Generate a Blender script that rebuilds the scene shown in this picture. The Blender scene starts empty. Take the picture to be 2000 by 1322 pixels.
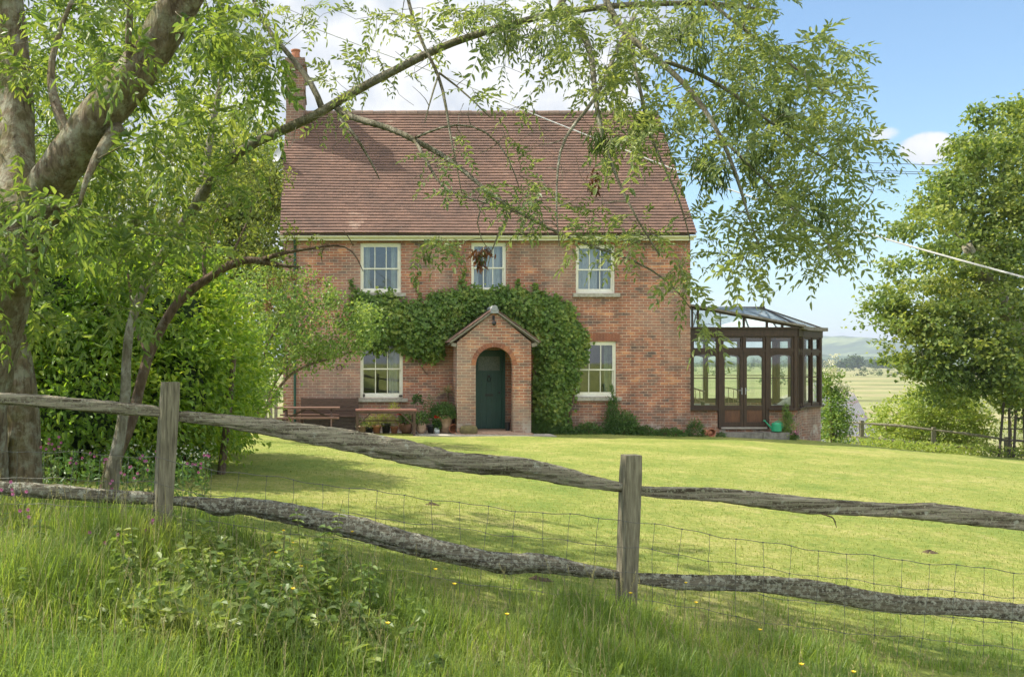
import bpy, math, random
import numpy as np
from mathutils import Vector
R = math.radians
rng = np.random.default_rng(7)
random.seed(7)
# ------------------------------------------------------------------ camera, world, sun, exposure
F = 1890.0; CX = 660.0; CY = 705.0; EYE = 1.926
sc = bpy.context.scene
cd = bpy.data.cameras.new('camera'); cam = bpy.data.objects.new('camera', cd)
sc.collection.objects.link(cam); sc.camera = cam
cam.location = (0, 0, EYE); cam.rotation_euler = (R(90), 0, 0)
cd.sensor_fit = 'HORIZONTAL'; cd.sensor_width = 36.0; cd.lens = 36.0 * F / 2000.0
cd.shift_x = (1000 - CX) / 2000.0; cd.shift_y = (CY - 661) / 2000.0
cd.clip_start = 0.05; cd.clip_end = 20000
sv = Vector((-0.95, 0.25, 1.12)).normalized()
w = bpy.data.worlds.new('World'); sc.world = w; w.use_nodes = True
nt = w.node_tree; nt.nodes.clear()
def nd(nt, t, ins=None, **props):
    n = nt.nodes.new(t)
    for k, v in props.items(): setattr(n, k, v)
    if ins:
        for k, v in ins.items():
            s = n.inputs[k]
            if isinstance(v, bpy.types.NodeSocket): nt.links.new(v, s)
            else: s.default_value = v
    return n
def math_(nt, op, a, b=None, c=None, clamp=False):
    ins = {0: a}
    if b is not None: ins[1] = b
    if c is not None: ins[2] = c
    n = nd(nt, 'ShaderNodeMath', ins, operation=op); n.use_clamp = clamp
    return n.outputs[0]
def mixc(nt, fac, a, b, blend='MIX'):
    n = nt.nodes.new('ShaderNodeMix'); n.data_type = 'RGBA'; n.blend_type = blend
    for i, v in ((0, fac), (6, a), (7, b)):
        if isinstance(v, bpy.types.NodeSocket): nt.links.new(v, n.inputs[i])
        else: n.inputs[i].default_value = v if i == 0 else tuple(v) + ((1,) if len(v) == 3 else ())
    return n.outputs[2]
def ramp(nt, fac, stops, interp='LINEAR'):
    n = nt.nodes.new('ShaderNodeValToRGB'); nt.links.new(fac, n.inputs[0])
    cr = n.color_ramp; cr.interpolation = interp
    while len(cr.elements) < len(stops): cr.elements.new(0.5)
    for e, (p, c) in zip(cr.elements, stops):
        e.position = p; e.color = (c, c, c, 1) if isinstance(c, (int, float)) else tuple(c) + (1,)
    return n.outputs[0]
SUN_E = 2.7; SKY_S = 0.15; EXPO = 1.62
sky = nd(nt, 'ShaderNodeTexSky', sky_type='NISHITA', sun_disc=False)
sky.sun_elevation = math.asin(sv.z); sky.sun_rotation = math.atan2(sv.x, sv.y)
sky.air_density = 1.0; sky.dust_density = 0.6; sky.ozone_density = 1.5
tc = nd(nt, 'ShaderNodeTexCoord'); sep = nd(nt, 'ShaderNodeSeparateXYZ', {0: tc.outputs['Generated']})
sx, sy, sz = sep.outputs
az = math_(nt, 'ARCTAN2', sx, sy)
cn = nd(nt, 'ShaderNodeTexNoise', {'Vector': nd(nt, 'ShaderNodeMapping', {0: tc.outputs['Generated'], 3: (1, 1, 2.0)}).outputs[0], 'Scale': 7.0, 'Detail': 9.0, 'Roughness': 0.58}).outputs[0]
def blob(u, v, ru, rv):
    a0 = math.atan(u); e0 = v / math.hypot(1, u)
    e0 = e0 / math.hypot(1, e0)
    a = math_(nt, 'DIVIDE', math_(nt, 'SUBTRACT', az, a0), ru)
    b = math_(nt, 'DIVIDE', math_(nt, 'SUBTRACT', sz, e0), rv)
    d = math_(nt, 'ADD', math_(nt, 'MULTIPLY', a, a), math_(nt, 'MULTIPLY', b, b))
    return math_(nt, 'SUBTRACT', 1.0, d, clamp=True)
m = blob((860-660)/F, (705-90)/F, 0.30, 0.16)
m = math_(nt, 'MAXIMUM', m, blob((1050-660)/F, (705-190)/F, 0.16, 0.11))
m = math_(nt, 'MAXIMUM', m, blob((150-660)/F, (705-250)/F, 0.4, 0.3))
m = math_(nt, 'MAXIMUM', m, math_(nt, 'MULTIPLY', 1.0, blob((1812-660)/F, (705-293)/F, 0.028, 0.018)))
m = math_(nt, 'MAXIMUM', m, math_(nt, 'MULTIPLY', 0.35, blob((1725-660)/F, (705-262)/F, 0.02, 0.008)))
hz = math_(nt, 'MULTIPLY_ADD', math_(nt, 'ABSOLUTE', sz), -5.0, 0.75, clamp=True)
m = math_(nt, 'MAXIMUM', m, math_(nt, 'MULTIPLY', hz, 0.75))
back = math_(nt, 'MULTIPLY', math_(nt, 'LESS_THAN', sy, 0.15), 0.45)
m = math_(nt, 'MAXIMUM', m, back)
dens = math_(nt, 'MULTIPLY_ADD', cn, 2.6, -1.55)
dens = math_(nt, 'ADD', dens, math_(nt, 'MULTIPLY', m, 1.25))
cf = ramp(nt, dens, [(0.22, 0.0), (0.66, 1.0)], 'EASE')
cn2 = nd(nt, 'ShaderNodeTexNoise', {'Vector': tc.outputs['Generated'], 'Scale': 9.0, 'Detail': 6.0}).outputs[0]
ccol = ramp(nt, cn2, [(0.40, (1.35, 1.52, 1.78)), (0.56, (2.25, 2.27, 2.32))])
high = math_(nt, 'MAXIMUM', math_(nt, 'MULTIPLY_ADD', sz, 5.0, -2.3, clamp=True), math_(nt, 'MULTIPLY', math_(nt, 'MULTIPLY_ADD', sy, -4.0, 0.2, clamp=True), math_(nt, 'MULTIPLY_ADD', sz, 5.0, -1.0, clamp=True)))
ccol = mixc(nt, high, ccol, (12.0, 11.2, 9.8))  # added: unseen clouds overhead and behind, brightened to fill the shaded sides
skyc = mixc(nt, 1.0, sky.outputs[0], (0.41, 0.46, 0.47), 'MULTIPLY')
pale = mixc(nt, math_(nt, 'MULTIPLY', hz, 0.75), skyc, (1.42, 1.66, 2.0))
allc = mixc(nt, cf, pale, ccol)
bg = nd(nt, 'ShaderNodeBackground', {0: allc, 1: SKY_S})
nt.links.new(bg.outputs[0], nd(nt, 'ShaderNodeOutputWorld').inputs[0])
ld = bpy.data.lights.new('sun', 'SUN'); ld.energy = SUN_E; ld.angle = R(0.55); ld.color = (1, 0.93, 0.80)
sun = bpy.data.objects.new('sun', ld); sc.collection.objects.link(sun)
sun.rotation_euler = sv.to_track_quat('Z', 'Y').to_euler(); sun.location = (-20, 10, 30)
sc.view_settings.view_transform = 'Standard'; sc.view_settings.look = 'None'
sc.view_settings.gamma = 1.0; sc.view_settings.exposure = EXPO
try:
    sc.cycles.max_bounces = 7; sc.cycles.transparent_max_bounces = 14; sc.cycles.transmission_bounces = 4
    sc.cycles.diffuse_bounces = 3; sc.cycles.glossy_bounces = 3; sc.cycles.volume_bounces = 0
    sc.cycles.sample_clamp_indirect = 6.0; sc.cycles.caustics_reflective = False; sc.cycles.caustics_refractive = False
except Exception: pass

# ------------------------------------------------------------------ helpers
C = sc.collection
ORIG = {}
def P(px, py, Y): return np.array([(px - CX) / F * Y, Y, EYE - (py - CY) / F * Y])
def norm(a): return a / np.maximum(np.linalg.norm(a, axis=-1, keepdims=True), 1e-9)
def thing(name, label, cat, loc=(0, 0, 0), group=None, kind=None):
    o = bpy.data.objects.new(name, None); C.objects.link(o); o.location = loc; o.empty_display_size = 0.2
    o['label'] = label; o['category'] = cat
    if group: o['group'] = group
    if kind: o['kind'] = kind
    ORIG[o.name] = np.array(loc, float); return o
def tag(o, label=None, cat=None, group=None, kind=None):
    for k, v in (('label', label), ('category', cat), ('group', group), ('kind', kind)):
        if v: o[k] = v
    return o
class MB:
    def __init__(s): s.v = []; s.f = {}; s.n = 0
    def add(s, v, *faces):
        v = np.asarray(v, float).reshape(-1, 3)
        for f in faces:
            f = np.asarray(f, np.int64)
            if f.ndim == 1: f = f[None]
            s.f.setdefault(f.shape[1], []).append(f + s.n)
        s.v.append(v); s.n += len(v); return s
    def box(s, x0, x1, y0, y1, z0, z1):
        v = [(x, y, z) for x in (x0, x1) for y in (y0, y1) for z in (z0, z1)]
        return s.add(v, [[0, 1, 3, 2], [4, 6, 7, 5], [0, 4, 5, 1], [2, 3, 7, 6], [0, 2, 6, 4], [1, 5, 7, 3]])
    def obox(s, c, ax, ay, az_, hx, hy, hz):
        c = np.asarray(c, float); ax, ay, az_ = [np.asarray(a, float) for a in (ax, ay, az_)]
        v = [c + i*hx*ax + j*hy*ay + k*hz*az_ for i in (-1, 1) for j in (-1, 1) for k in (-1, 1)]
        return s.add(v, [[0, 1, 3, 2], [4, 6, 7, 5], [0, 4, 5, 1], [2, 3, 7, 6], [0, 2, 6, 4], [1, 5, 7, 3]])
    def bar(s, p, q, wd, th, up=(0, 0, 1)):
        p = np.asarray(p, float); q = np.asarray(q, float); d = q - p; L = np.linalg.norm(d); d /= L
        up = np.asarray(up, float)
        if abs(d @ up) > 0.98: up = np.array([0, 1.0, 0])
        a = norm(np.cross(d, up)); b = np.cross(a, d)
        return s.obox((p+q)/2, d, a, b, L/2, wd/2, th/2)
    def tube(s, pts, rad, n=8, cap=True, sq=1.0, jit=0.0, upv=None):
        pts = np.asarray(pts, float); m = len(pts); rad = np.broadcast_to(np.asarray(rad, float), (m,))
        t = np.gradient(pts, axis=0); t = norm(t)
        up = np.array([0, 0, 1.0]) if abs(t[0][2]) < 0.9 else np.array([1.0, 0, 0])
        if upv is not None: up = np.asarray(upv, float)
        ang = np.linspace(0, 2*math.pi, n, endpoint=False); V = []
        for i in range(m):
            a = norm(np.cross(t[i], up)); b = np.cross(a, t[i]); up = b if upv is None else up
            r = rad[i] * (1 + (rng.uniform(-jit, jit, n) if jit else 0))
            V.append(pts[i] + np.outer(np.cos(ang)*r*sq, a) + np.outer(np.sin(ang)*r, b))
        V = np.concatenate(V); i = np.arange(m-1)[:, None]*n; j = np.arange(n)[None]; k = (j+1) % n
        Q = np.stack([i+j, i+k, i+n+k, i+n+j], -1).reshape(-1, 4)
        s.add(V, Q)
        if cap:
            b = s.n - len(V)
            s.f.setdefault(n, []).append(np.array([np.arange(n)[::-1] + b, np.arange(n) + b + (m-1)*n]))
        return s
    def lathe(s, c, prof, n=20, ax='z', jit=0):
        c = np.asarray(c, float); a = np.linspace(0, 2*math.pi, n, endpoint=False); V = []
        for r, z in prof:
            ring = np.stack([np.cos(a)*r, np.sin(a)*r, np.full(n, z)], -1)
            if ax == 'y': ring = ring[:, [0, 2, 1]]
            if ax == 'x': ring = ring[:, [2, 0, 1]]
            V.append(c + ring)
        m = len(prof); i = np.arange(m-1)[:, None]*n; j = np.arange(n)[None]; k = (j+1) % n
        return s.add(np.concatenate(V), np.stack([i+j, i+k, i+n+k, i+n+j], -1).reshape(-1, 4))
    def build(s, name, mt, parent=None, smooth=False, label=None):
        V = np.concatenate(s.v) if s.v else np.zeros((0, 3))
        if parent is not None: V = V - ORIG[parent.name]
        me = bpy.data.meshes.new(name); me.vertices.add(len(V)); me.vertices.foreach_set('co', V.astype(np.float32).ravel())
        idx = []; tot = []
        for k, fs in s.f.items():
            f = np.concatenate(fs); idx.append(f.ravel()); tot.append(np.full(len(f), k))
        idx = np.concatenate(idx); tot = np.concatenate(tot); st = np.concatenate([[0], np.cumsum(tot)[:-1]])
        me.loops.add(len(idx)); me.loops.foreach_set('vertex_index', idx.astype(np.int32))
        me.polygons.add(len(tot)); me.polygons.foreach_set('loop_start', st.astype(np.int32)); me.polygons.foreach_set('loop_total', tot.astype(np.int32))
        me.polygons.foreach_set('use_smooth', np.full(len(tot), bool(smooth)))
        me.update(calc_edges=True); me.validate()
        if mt: me.materials.append(mt)
        o = bpy.data.objects.new(name, me); C.objects.link(o)
        if parent is not None: o.parent = parent; ORIG[o.name] = ORIG[parent.name]
        else: ORIG[o.name] = np.zeros(3)
        if label: o['label'] = label
        return o

# ------------------------------------------------------------------ materials
def newmat(name):
    m = bpy.data.materials.new(name); m.use_nodes = True; t = m.node_tree
    b = t.nodes['Principled BSDF']; return m, t, b, t.nodes['Material Output']
def wpos(t): return t.nodes.new('ShaderNodeNewGeometry').outputs['Position']
def noise(t, vec, scale, detail=4.0, rough=0.55, stretch=None, dist=0.0):
    if stretch: vec = nd(t, 'ShaderNodeMapping', {0: vec, 3: stretch}).outputs[0]
    return nd(t, 'ShaderNodeTexNoise', {'Vector': vec, 'Scale': scale, 'Detail': detail, 'Roughness': rough, 'Distortion': dist}).outputs[0]
def bump(t, b, h, strength=0.5, dist=0.01):
    n = nd(t, 'ShaderNodeBump', {'Strength': strength, 'Distance': dist, 'Height': h}); t.links.new(n.outputs[0], b.inputs['Normal'])
def plain(name, c1, c2=None, rough=0.7, scale=8.0, bscale=None, metal=0.0, stretch=None, bs=0.3, bd=0.005, spec=0.4):
    m, t, b, o = newmat(name); p = wpos(t)
    c2 = c2 or tuple(x*0.7 for x in c1)
    n = noise(t, p, scale, 6.0, 0.6, stretch)
    t.links.new(ramp(t, n, [(0.35, c2), (0.65, c1)]), b.inputs['Base Color'])
    b.inputs['Roughness'].default_value = rough; b.inputs['Metallic'].default_value = metal; b.inputs['Specular IOR Level'].default_value = spec
    bump(t, b, noise(t, p, bscale or scale*4, 5.0, 0.6, stretch), bs, bd)
    return m
def leafmat(name, stops, trans=0.4, tcol=1.3, rough=0.45, clump=1.5, spec=0.35):
    m, t, b, o = newmat(name)
    g = t.nodes.new('ShaderNodeNewGeometry')
    f = math_(t, 'ADD', math_(t, 'MULTIPLY', g.outputs['Random Per Island'], 0.55), math_(t, 'MULTIPLY_ADD', noise(t, g.outputs['Position'], clump, 2.0), 1.3, -0.42), clamp=True)
    c = ramp(t, f, stops)
    t.links.new(c, b.inputs['Base Color']); b.inputs['Roughness'].default_value = rough; b.inputs['Specular IOR Level'].default_value = spec
    tr = nd(t, 'ShaderNodeBsdfTranslucent', {0: mixc(t, 1.0, c, (tcol*1.15, tcol*1.1, tcol*0.55), 'MULTIPLY')})
    mx = nd(t, 'ShaderNodeMixShader', {0: trans, 1: b.outputs[0], 2: tr.outputs[0]})
    t.links.new(mx.outputs[0], o.inputs[0]); return m
def brickmat(name, patch=1.0, base=(0, 0), tint=(1, 1, 1)):
    m, t, b, o = newmat(name)
    g = t.nodes.new('ShaderNodeNewGeometry'); ps = nd(t, 'ShaderNodeSeparateXYZ', {0: g.outputs['Position']}); ns = nd(t, 'ShaderNodeSeparateXYZ', {0: g.outputs['True Normal']})
    side = math_(t, 'GREATER_THAN', math_(t, 'ABSOLUTE', ns.outputs[0]), math_(t, 'ABSOLUTE', ns.outputs[1]))
    u = math_(t, 'ADD', math_(t, 'MULTIPLY', ps.outputs[0], math_(t, 'SUBTRACT', 1.0, side)), math_(t, 'MULTIPLY', ps.outputs[1], side))
    wob = math_(t, 'MULTIPLY_ADD', noise(t, g.outputs['Position'], 6.0, 3.0), 0.012, -0.006)
    v = math_(t, 'ADD', ps.outputs[2], wob); u = math_(t, 'ADD', u, wob)
    vec = nd(t, 'ShaderNodeCombineXYZ', {0: u, 1: v}).outputs[0]
    def bt(wd, off):
        return nd(t, 'ShaderNodeTexBrick', {'Vector': vec, 'Color1': (0, 0, 0, 1), 'Color2': (1, 1, 1, 1), 'Mortar': (0.5, 0.5, 0.5, 1), 'Scale': 1.0, 'Mortar Size': 0.0068, 'Mortar Smooth': 0.25, 'Bias': 0.0, 'Brick Width': wd, 'Row Height': 0.075}, offset=off)
    A = bt(0.228, 0.5)
    rnd = A.outputs['Color']; fac = A.outputs['Fac']
    big = noise(t, g.outputs['Position'], 0.45, 4.0, 0.6); mid = noise(t, g.outputs['Position'], 2.2, 5.0, 0.65, (1, 1, 2.2))
    sel = math_(t, 'ADD', math_(t, 'MULTIPLY', rnd, 0.52), math_(t, 'MULTIPLY_ADD', mid, 2.3, -0.92), clamp=True)
    c = ramp(t, sel, [(0.0, (0.12, 0.085, 0.075)), (0.2, (0.20, 0.118, 0.092)), (0.4, (0.275, 0.13, 0.092)), (0.62, (0.34, 0.14, 0.088)), (0.8, (0.40, 0.18, 0.11)), (0.97, (0.53, 0.25, 0.13))])
    grey = ramp(t, big, [(0.46, 0.0), (0.6, 0.6)])
    c = mixc(t, grey, c, (0.30, 0.215, 0.175))
    fine = noise(t, g.outputs['Position'], 60.0, 4.0)
    c = mixc(t, 0.55, c, ramp(t, fine, [(0.3, 0.55), (0.7, 1.3)]), 'MULTIPLY')
    mort = ramp(t, mid, [(0.35, (0.38, 0.31, 0.24)), (0.65, (0.52, 0.455, 0.37))])
    c = mixc(t, math_(t, 'MULTIPLY', fac, 0.92), c, mort)
    # lime bloom near the ground
    bl = math_(t, 'MULTIPLY', math_(t, 'MULTIPLY_ADD', ps.outputs[2], -1.6, 1.0, clamp=True), ramp(t, noise(t, g.outputs['Position'], 3.5, 6.0, 0.7), [(0.5, 0.0), (0.62, 1.0)]))
    c = mixc(t, bl, c, (0.52, 0.48, 0.42))
    stn = noise(t, g.outputs['Position'], 1.6, 6.0, 0.65, (1.6, 1.6, 0.25)); c = mixc(t, 1.0, c, ramp(t, stn, [(0.36, 0.78), (0.5, 1.0), (0.7, 1.12)]), 'MULTIPLY')
    damp = math_(t, 'MULTIPLY_ADD', math_(t, 'ADD', ps.outputs[2], math_(t, 'MULTIPLY', big, -1.0)), -1.4, 0.7, clamp=True); c = mixc(t, math_(t, 'MULTIPLY', damp, .4), c, (0.13, 0.10, 0.075))
    c = mixc(t, 1.0, c, tint, 'MULTIPLY')
    t.links.new(c, b.inputs['Base Color']); b.inputs['Roughness'].default_value = 0.85; b.inputs['Specular IOR Level'].default_value = 0.25
    h = math_(t, 'ADD', math_(t, 'MULTIPLY', fac, -1.0), math_(t, 'MULTIPLY', fine, 0.35)); bump(t, b, h, 0.8, 0.008)
    return m
M = {}
M['brick'] = brickmat('brick', tint=(1.2, 1.17, 1.14)); M['brick_porch'] = brickmat('brick_porch', tint=(1.2, 1.22, 1.2)); M['brick_chimney'] = brickmat('brick_chimney', tint=(.82, .82, .82))
def islandmat(name, stops, rough=0.85, lich=None, bscale=60, lscale=14, lth=(0.6, 0.68), patch=0.35):
    m, t, b, o = newmat(name); g = t.nodes.new('ShaderNodeNewGeometry'); p = g.outputs['Position']
    f = math_(t, 'ADD', math_(t, 'MULTIPLY', g.outputs['Random Per Island'], 1-patch), math_(t, 'MULTIPLY_ADD', noise(t, p, 0.9, 4.0), 2.2*patch, -0.6*patch), clamp=True)
    c = ramp(t, f, stops)
    c = mixc(t, 0.5, c, ramp(t, noise(t, p, bscale, 4.0), [(0.3, 0.6), (0.7, 1.3)]), 'MULTIPLY')
    if lich: c = mixc(t, ramp(t, noise(t, p, lscale, 6.0, 0.7), [(lth[0], 0.0), (lth[1], 0.85)]), c, lich)
    t.links.new(c, b.inputs['Base Color']); b.inputs['Roughness'].default_value = rough; b.inputs['Specular IOR Level'].default_value = 0.25
    bump(t, b, noise(t, p, bscale, 4.0), 0.5, 0.004); return m
M['tile'] = islandmat('tile', [(0.0, (0.11, 0.075, 0.06)), (0.3, (0.155, 0.098, 0.076)), (0.6, (0.19, 0.115, 0.087)), (0.85, (0.23, 0.138, 0.102)), (1.0, (0.33, 0.235, 0.18))], patch=0.62, lich=(0.5, 0.45, 0.38), lscale=9, lth=(0.66, 0.72))
M['ridge'] = islandmat('ridge', [(0.0, (0.16, 0.12, 0.10)), (1.0, (0.30, 0.20, 0.15))], lich=(0.4, 0.38, 0.3))
M['brickpiece'] = islandmat('brickpiece', [(0.0, (0.16, 0.09, 0.07)), (0.4, (0.30, 0.12, 0.075)), (0.8, (0.40, 0.17, 0.09)), (1.0, (0.46, 0.22, 0.12))])
M['mortar'] = plain('mortar', (0.5, 0.43, 0.35), (0.38, 0.32, 0.26), 0.9, 20)
M['cream'] = plain('cream_paint', (0.82, 0.80, 0.70), (0.72, 0.69, 0.57), 0.5, 6, bs=0.1)
M['white'] = plain('white_paint', (0.76, 0.75, 0.70), (0.66, 0.65, 0.58), 0.5, 6, bs=0.1)
M['stone'] = plain('sill_stone', (0.46, 0.43, 0.37), (0.28, 0.26, 0.21), 0.85, 12, bs=0.5)
M['paving'] = plain('paving', (0.42, 0.39, 0.33), (0.26, 0.24, 0.19), 0.9, 4, bscale=40)
M['mossy'] = plain('mossy_stone', (0.20, 0.17, 0.07), (0.12, 0.095, 0.05), 0.95, 10, bs=0.9, bd=0.02)
M['green'] = plain('green_paint', (0.024, 0.078, 0.060), (0.019, 0.062, 0.048), 0.4, 8, bs=0.1)
M['gutter'] = plain('gutter_green', (0.02, 0.07, 0.045), (0.02, 0.05, 0.035), 0.4, 8, bs=0.1)
M['black'] = plain('black_metal', (0.02, 0.02, 0.02), (0.015, 0.015, 0.015), 0.4, 8, bs=0.1)
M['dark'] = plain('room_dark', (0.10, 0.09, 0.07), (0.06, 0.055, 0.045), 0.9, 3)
M['brownwood'] = plain('brown_stained_wood', (0.062, 0.034, 0.02), (0.036, 0.02, 0.013), 0.45, 5, stretch=(4, 4, 1), bscale=30)
M['brownred'] = plain('brown_panel', (0.14, 0.06, 0.03), (0.09, 0.04, 0.022), 0.45, 5, stretch=(4, 4, 1))  # redder, paler brown than the frame timber
M['tablewood'] = plain('table_wood', (0.20, 0.115, 0.08), (0.11, 0.06, 0.045), 0.6, 6, stretch=(1, 6, 6), bscale=40)
M['benchwood'] = plain('bench_wood', (0.13, 0.075, 0.055), (0.07, 0.045, 0.03), 0.7, 6, stretch=(1, 6, 6))
M['terra'] = plain('terracotta', (0.46, 0.19, 0.10), (0.32, 0.13, 0.075), 0.8, 18)
M['terrapale'] = plain('terracotta_pale', (0.50, 0.35, 0.25), (0.34, 0.22, 0.15), 0.85, 14)
M['terradark'] = plain('terracotta_dark', (0.22, 0.11, 0.075), (0.15, 0.075, 0.05), 0.8, 14)
M['plastic_black'] = plain('plastic_black', (0.03, 0.03, 0.032), (0.022, 0.022, 0.022), 0.45, 8, bs=0.1)
M['plastic_white'] = plain('plastic_white', (0.72, 0.75, 0.76), (0.6, 0.64, 0.66), 0.45, 8, bs=0.1)
M['can'] = plain('can_green', (0.03, 0.34, 0.17), (0.025, 0.28, 0.14), 0.35, 8, bs=0.1)
M['soil'] = plain('soil', (0.17, 0.12, 0.07), (0.09, 0.065, 0.04), 0.95, 40, bs=1.0, bd=0.02)
M['lead'] = plain('lead', (0.34, 0.35, 0.36), (0.24, 0.25, 0.26), 0.5, 8)
M['curtain'] = plain('curtain', (0.42, 0.44, 0.38), (0.3, 0.32, 0.28), 0.9, 5)
M['curtainblue'] = plain('curtain_blue', (0.40, 0.42, 0.46), (0.32, 0.34, 0.38), 0.9, 5)
M['curtaingreen'] = plain('curtain_green', (0.18, 0.24, 0.20), (0.11, 0.15, 0.13), 0.9, 5)
M['cane'] = plain('cane', (0.40, 0.30, 0.2), (0.26, 0.19, 0.12), 0.6, 20)
M['cushion'] = plain('cushion', (0.68, 0.66, 0.60), (0.56, 0.54, 0.48), 0.9, 10)
M['floor'] = plain('tile_floor', (0.4, 0.36, 0.3), (0.3, 0.26, 0.22), 0.6, 5)
M['wire'] = plain('galvanised_wire', (0.17, 0.165, 0.14), (0.10, 0.10, 0.085), 0.55, 30, metal=0.3)
M['cable'] = plain('cable_grey', (0.42, 0.42, 0.40), (0.34, 0.34, 0.33), 0.6, 10)
M['dish'] = plain('dish_grey', (0.26, 0.27, 0.28), (0.2, 0.21, 0.22), 0.5, 6)
M['trellis'] = plain('trellis_metal', (0.09, 0.07, 0.055), (0.05, 0.04, 0.03), 0.7, 12)
M['greywood'] = plain('grey_wood', (0.30, 0.27, 0.22), (0.18, 0.16, 0.13), 0.9, 8, stretch=(1, 1, 6))
def glass(name, tint=(0.86, 0.9, 0.86), refl=1.0, base=0.05):
    m, t, b, o = newmat(name); t.nodes.remove(b)
    fr = nd(t, 'ShaderNodeLayerWeight', {'Blend': 0.5}); f = math_(t, 'MULTIPLY_ADD', math_(t, 'POWER', fr.outputs['Facing'], 4.5), refl*.55, base+.04*refl, clamp=True)
    bm = nd(t, 'ShaderNodeBump', {'Strength': 0.025, 'Distance': 0.01, 'Height': noise(t, wpos(t), 2.5, 2.0)})
    tr = nd(t, 'ShaderNodeBsdfTransparent', {0: tint + (1,)}); gl = nd(t, 'ShaderNodeBsdfGlossy', {0: (1, 1, 1, 1), 'Roughness': 0.02, 'Normal': bm.outputs[0]})
    mx = nd(t, 'ShaderNodeMixShader', {0: f, 1: tr.outputs[0], 2: gl.outputs[0]}); t.links.new(mx.outputs[0], o.inputs[0]); return m
M['glass'] = glass('window_glass', (0.86, 0.9, 0.86), 1.6, 0.09)
M['cglass'] = glass('conservatory_glass', (0.84, 0.91, 0.87), 1.2, 0.05)
M['roofglass'] = glass('roof_glass', (0.86, 0.91, 0.90), 1.0, 0.05)
_t = M['roofglass'].node_tree; _o = [n for n in _t.nodes if n.type == 'OUTPUT_MATERIAL'][0]; _l = _o.inputs[0].links[0].from_socket
_tr = nd(_t, 'ShaderNodeBsdfTranslucent', {0: (0.8, 0.85, 0.88, 1)}); _t.links.new(nd(_t, 'ShaderNodeMixShader', {0: 0.55, 1: _l, 2: _tr.outputs[0]}).outputs[0], _o.inputs[0])
def barkmat(name, c1, c2, lich, lth=(0.52, 0.62), moss=None, bscale=26, stretch=(1, 1, 0.2), ls=9):
    m, t, b, o = newmat(name); p = wpos(t)
    n = noise(t, p, bscale, 8.0, 0.65, stretch, 0.6)
    c = ramp(t, n, [(0.35, c2), (0.62, c1)])
    if lich:
        l = noise(t, p, ls, 8.0, 0.72); c = mixc(t, ramp(t, l, [(lth[0], 0.0), (lth[1], 0.85)]), c, lich)
    if moss:
        g = nd(t, 'ShaderNodeSeparateXYZ', {0: t.nodes.new('ShaderNodeNewGeometry').outputs['Normal']})
        mo = math_(t, 'MULTIPLY', ramp(t, noise(t, p, 3.0, 6.0, 0.65), [(0.45, 0.0), (0.6, 0.9)]), math_(t, 'MULTIPLY_ADD', g.outputs[0], -0.4, 0.6, clamp=True))
        c = mixc(t, mo, c, moss)
    t.links.new(c, b.inputs['Base Color']); b.inputs['Roughness'].default_value = 0.9; b.inputs['Specular IOR Level'].default_value = 0.2
    bump(t, b, math_(t, 'ADD', n, math_(t, 'MULTIPLY', noise(t, p, bscale*4, 6.0, 0.7, stretch), 0.4)), 1.0, 0.06); return m
M['bark'] = barkmat('ash_bark', (0.34, 0.265, 0.18), (0.12, 0.085, 0.055), (0.46, 0.45, 0.34), (0.48, 0.60), (0.16, 0.155, 0.04))
M['barklight'] = barkmat('grey_bark', (0.30, 0.27, 0.20), (0.16, 0.13, 0.09), (0.42, 0.42, 0.33), (0.46, 0.6), (0.16, 0.15, 0.06))
M['barkgrey'] = barkmat('greyish_bark', (0.42, 0.39, 0.30), (0.19, 0.16, 0.115), (0.5, 0.49, 0.39), (0.52, 0.64), (0.13, 0.12, 0.045))
M['barkbrown'] = barkmat('brown_bark', (0.24, 0.17, 0.115), (0.11, 0.075, 0.05), (0.34, 0.3, 0.24), (0.54, 0.66))
def railmat(name, c1, c2, l1, l2, thr, sc2):
    m, t, b, o = newmat(name); p = wpos(t)
    gr = noise(t, p, 5.0, 8.0, 0.72, (.55, 9, 11), 0.5)
    c = ramp(t, gr, [(0.40, c2), (0.48, tuple((a+b_)/2 for a, b_ in zip(c1, c2))), (0.58, c1)])
    l = noise(t, p, sc2, 8.0, 0.75); c = mixc(t, ramp(t, l, [(thr, 0.0), (thr+0.05, 1.0)]), c, l1)
    l_ = noise(t, nd(t, 'ShaderNodeMapping', {0: p, 1: (3, 5, 7)}).outputs[0], sc2*0.35, 8.0, 0.7); c = mixc(t, ramp(t, l_, [(0.60, 0.0), (0.66, 0.7)]), c, l2)
    dk = noise(t, nd(t, 'ShaderNodeMapping', {0: p, 1: (9, 1, 2)}).outputs[0], sc2*1.3, 6.0, 0.7); c = mixc(t, ramp(t, dk, [(0.58, 0.0), (0.64, 0.8)]), c, c2)
    t.links.new(c, b.inputs['Base Color']); b.inputs['Roughness'].default_value = 0.92; b.inputs['Specular IOR Level'].default_value = 0.2
    bump(t, b, math_(t, 'ADD', gr, math_(t, 'MULTIPLY', l, 0.6)), 1.0, 0.02); return m
M['railtop'] = railmat('rail_weathered', (0.40, 0.355, 0.265), (0.085, 0.067, 0.045), (0.33, 0.32, 0.22), (0.52, 0.53, 0.43), 0.53, 45)
M['raillow'] = railmat('rail_lichen', (0.24, 0.215, 0.155), (0.06, 0.051, 0.036), (0.35, 0.35, 0.27), (0.46, 0.47, 0.37), 0.50, 34)
M['post'] = plain('post_oak', (0.27, 0.245, 0.165), (0.10, 0.086, 0.056), 0.9, 9, stretch=(7, 7, 0.6), bscale=40, bs=0.7, bd=0.008)
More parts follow.
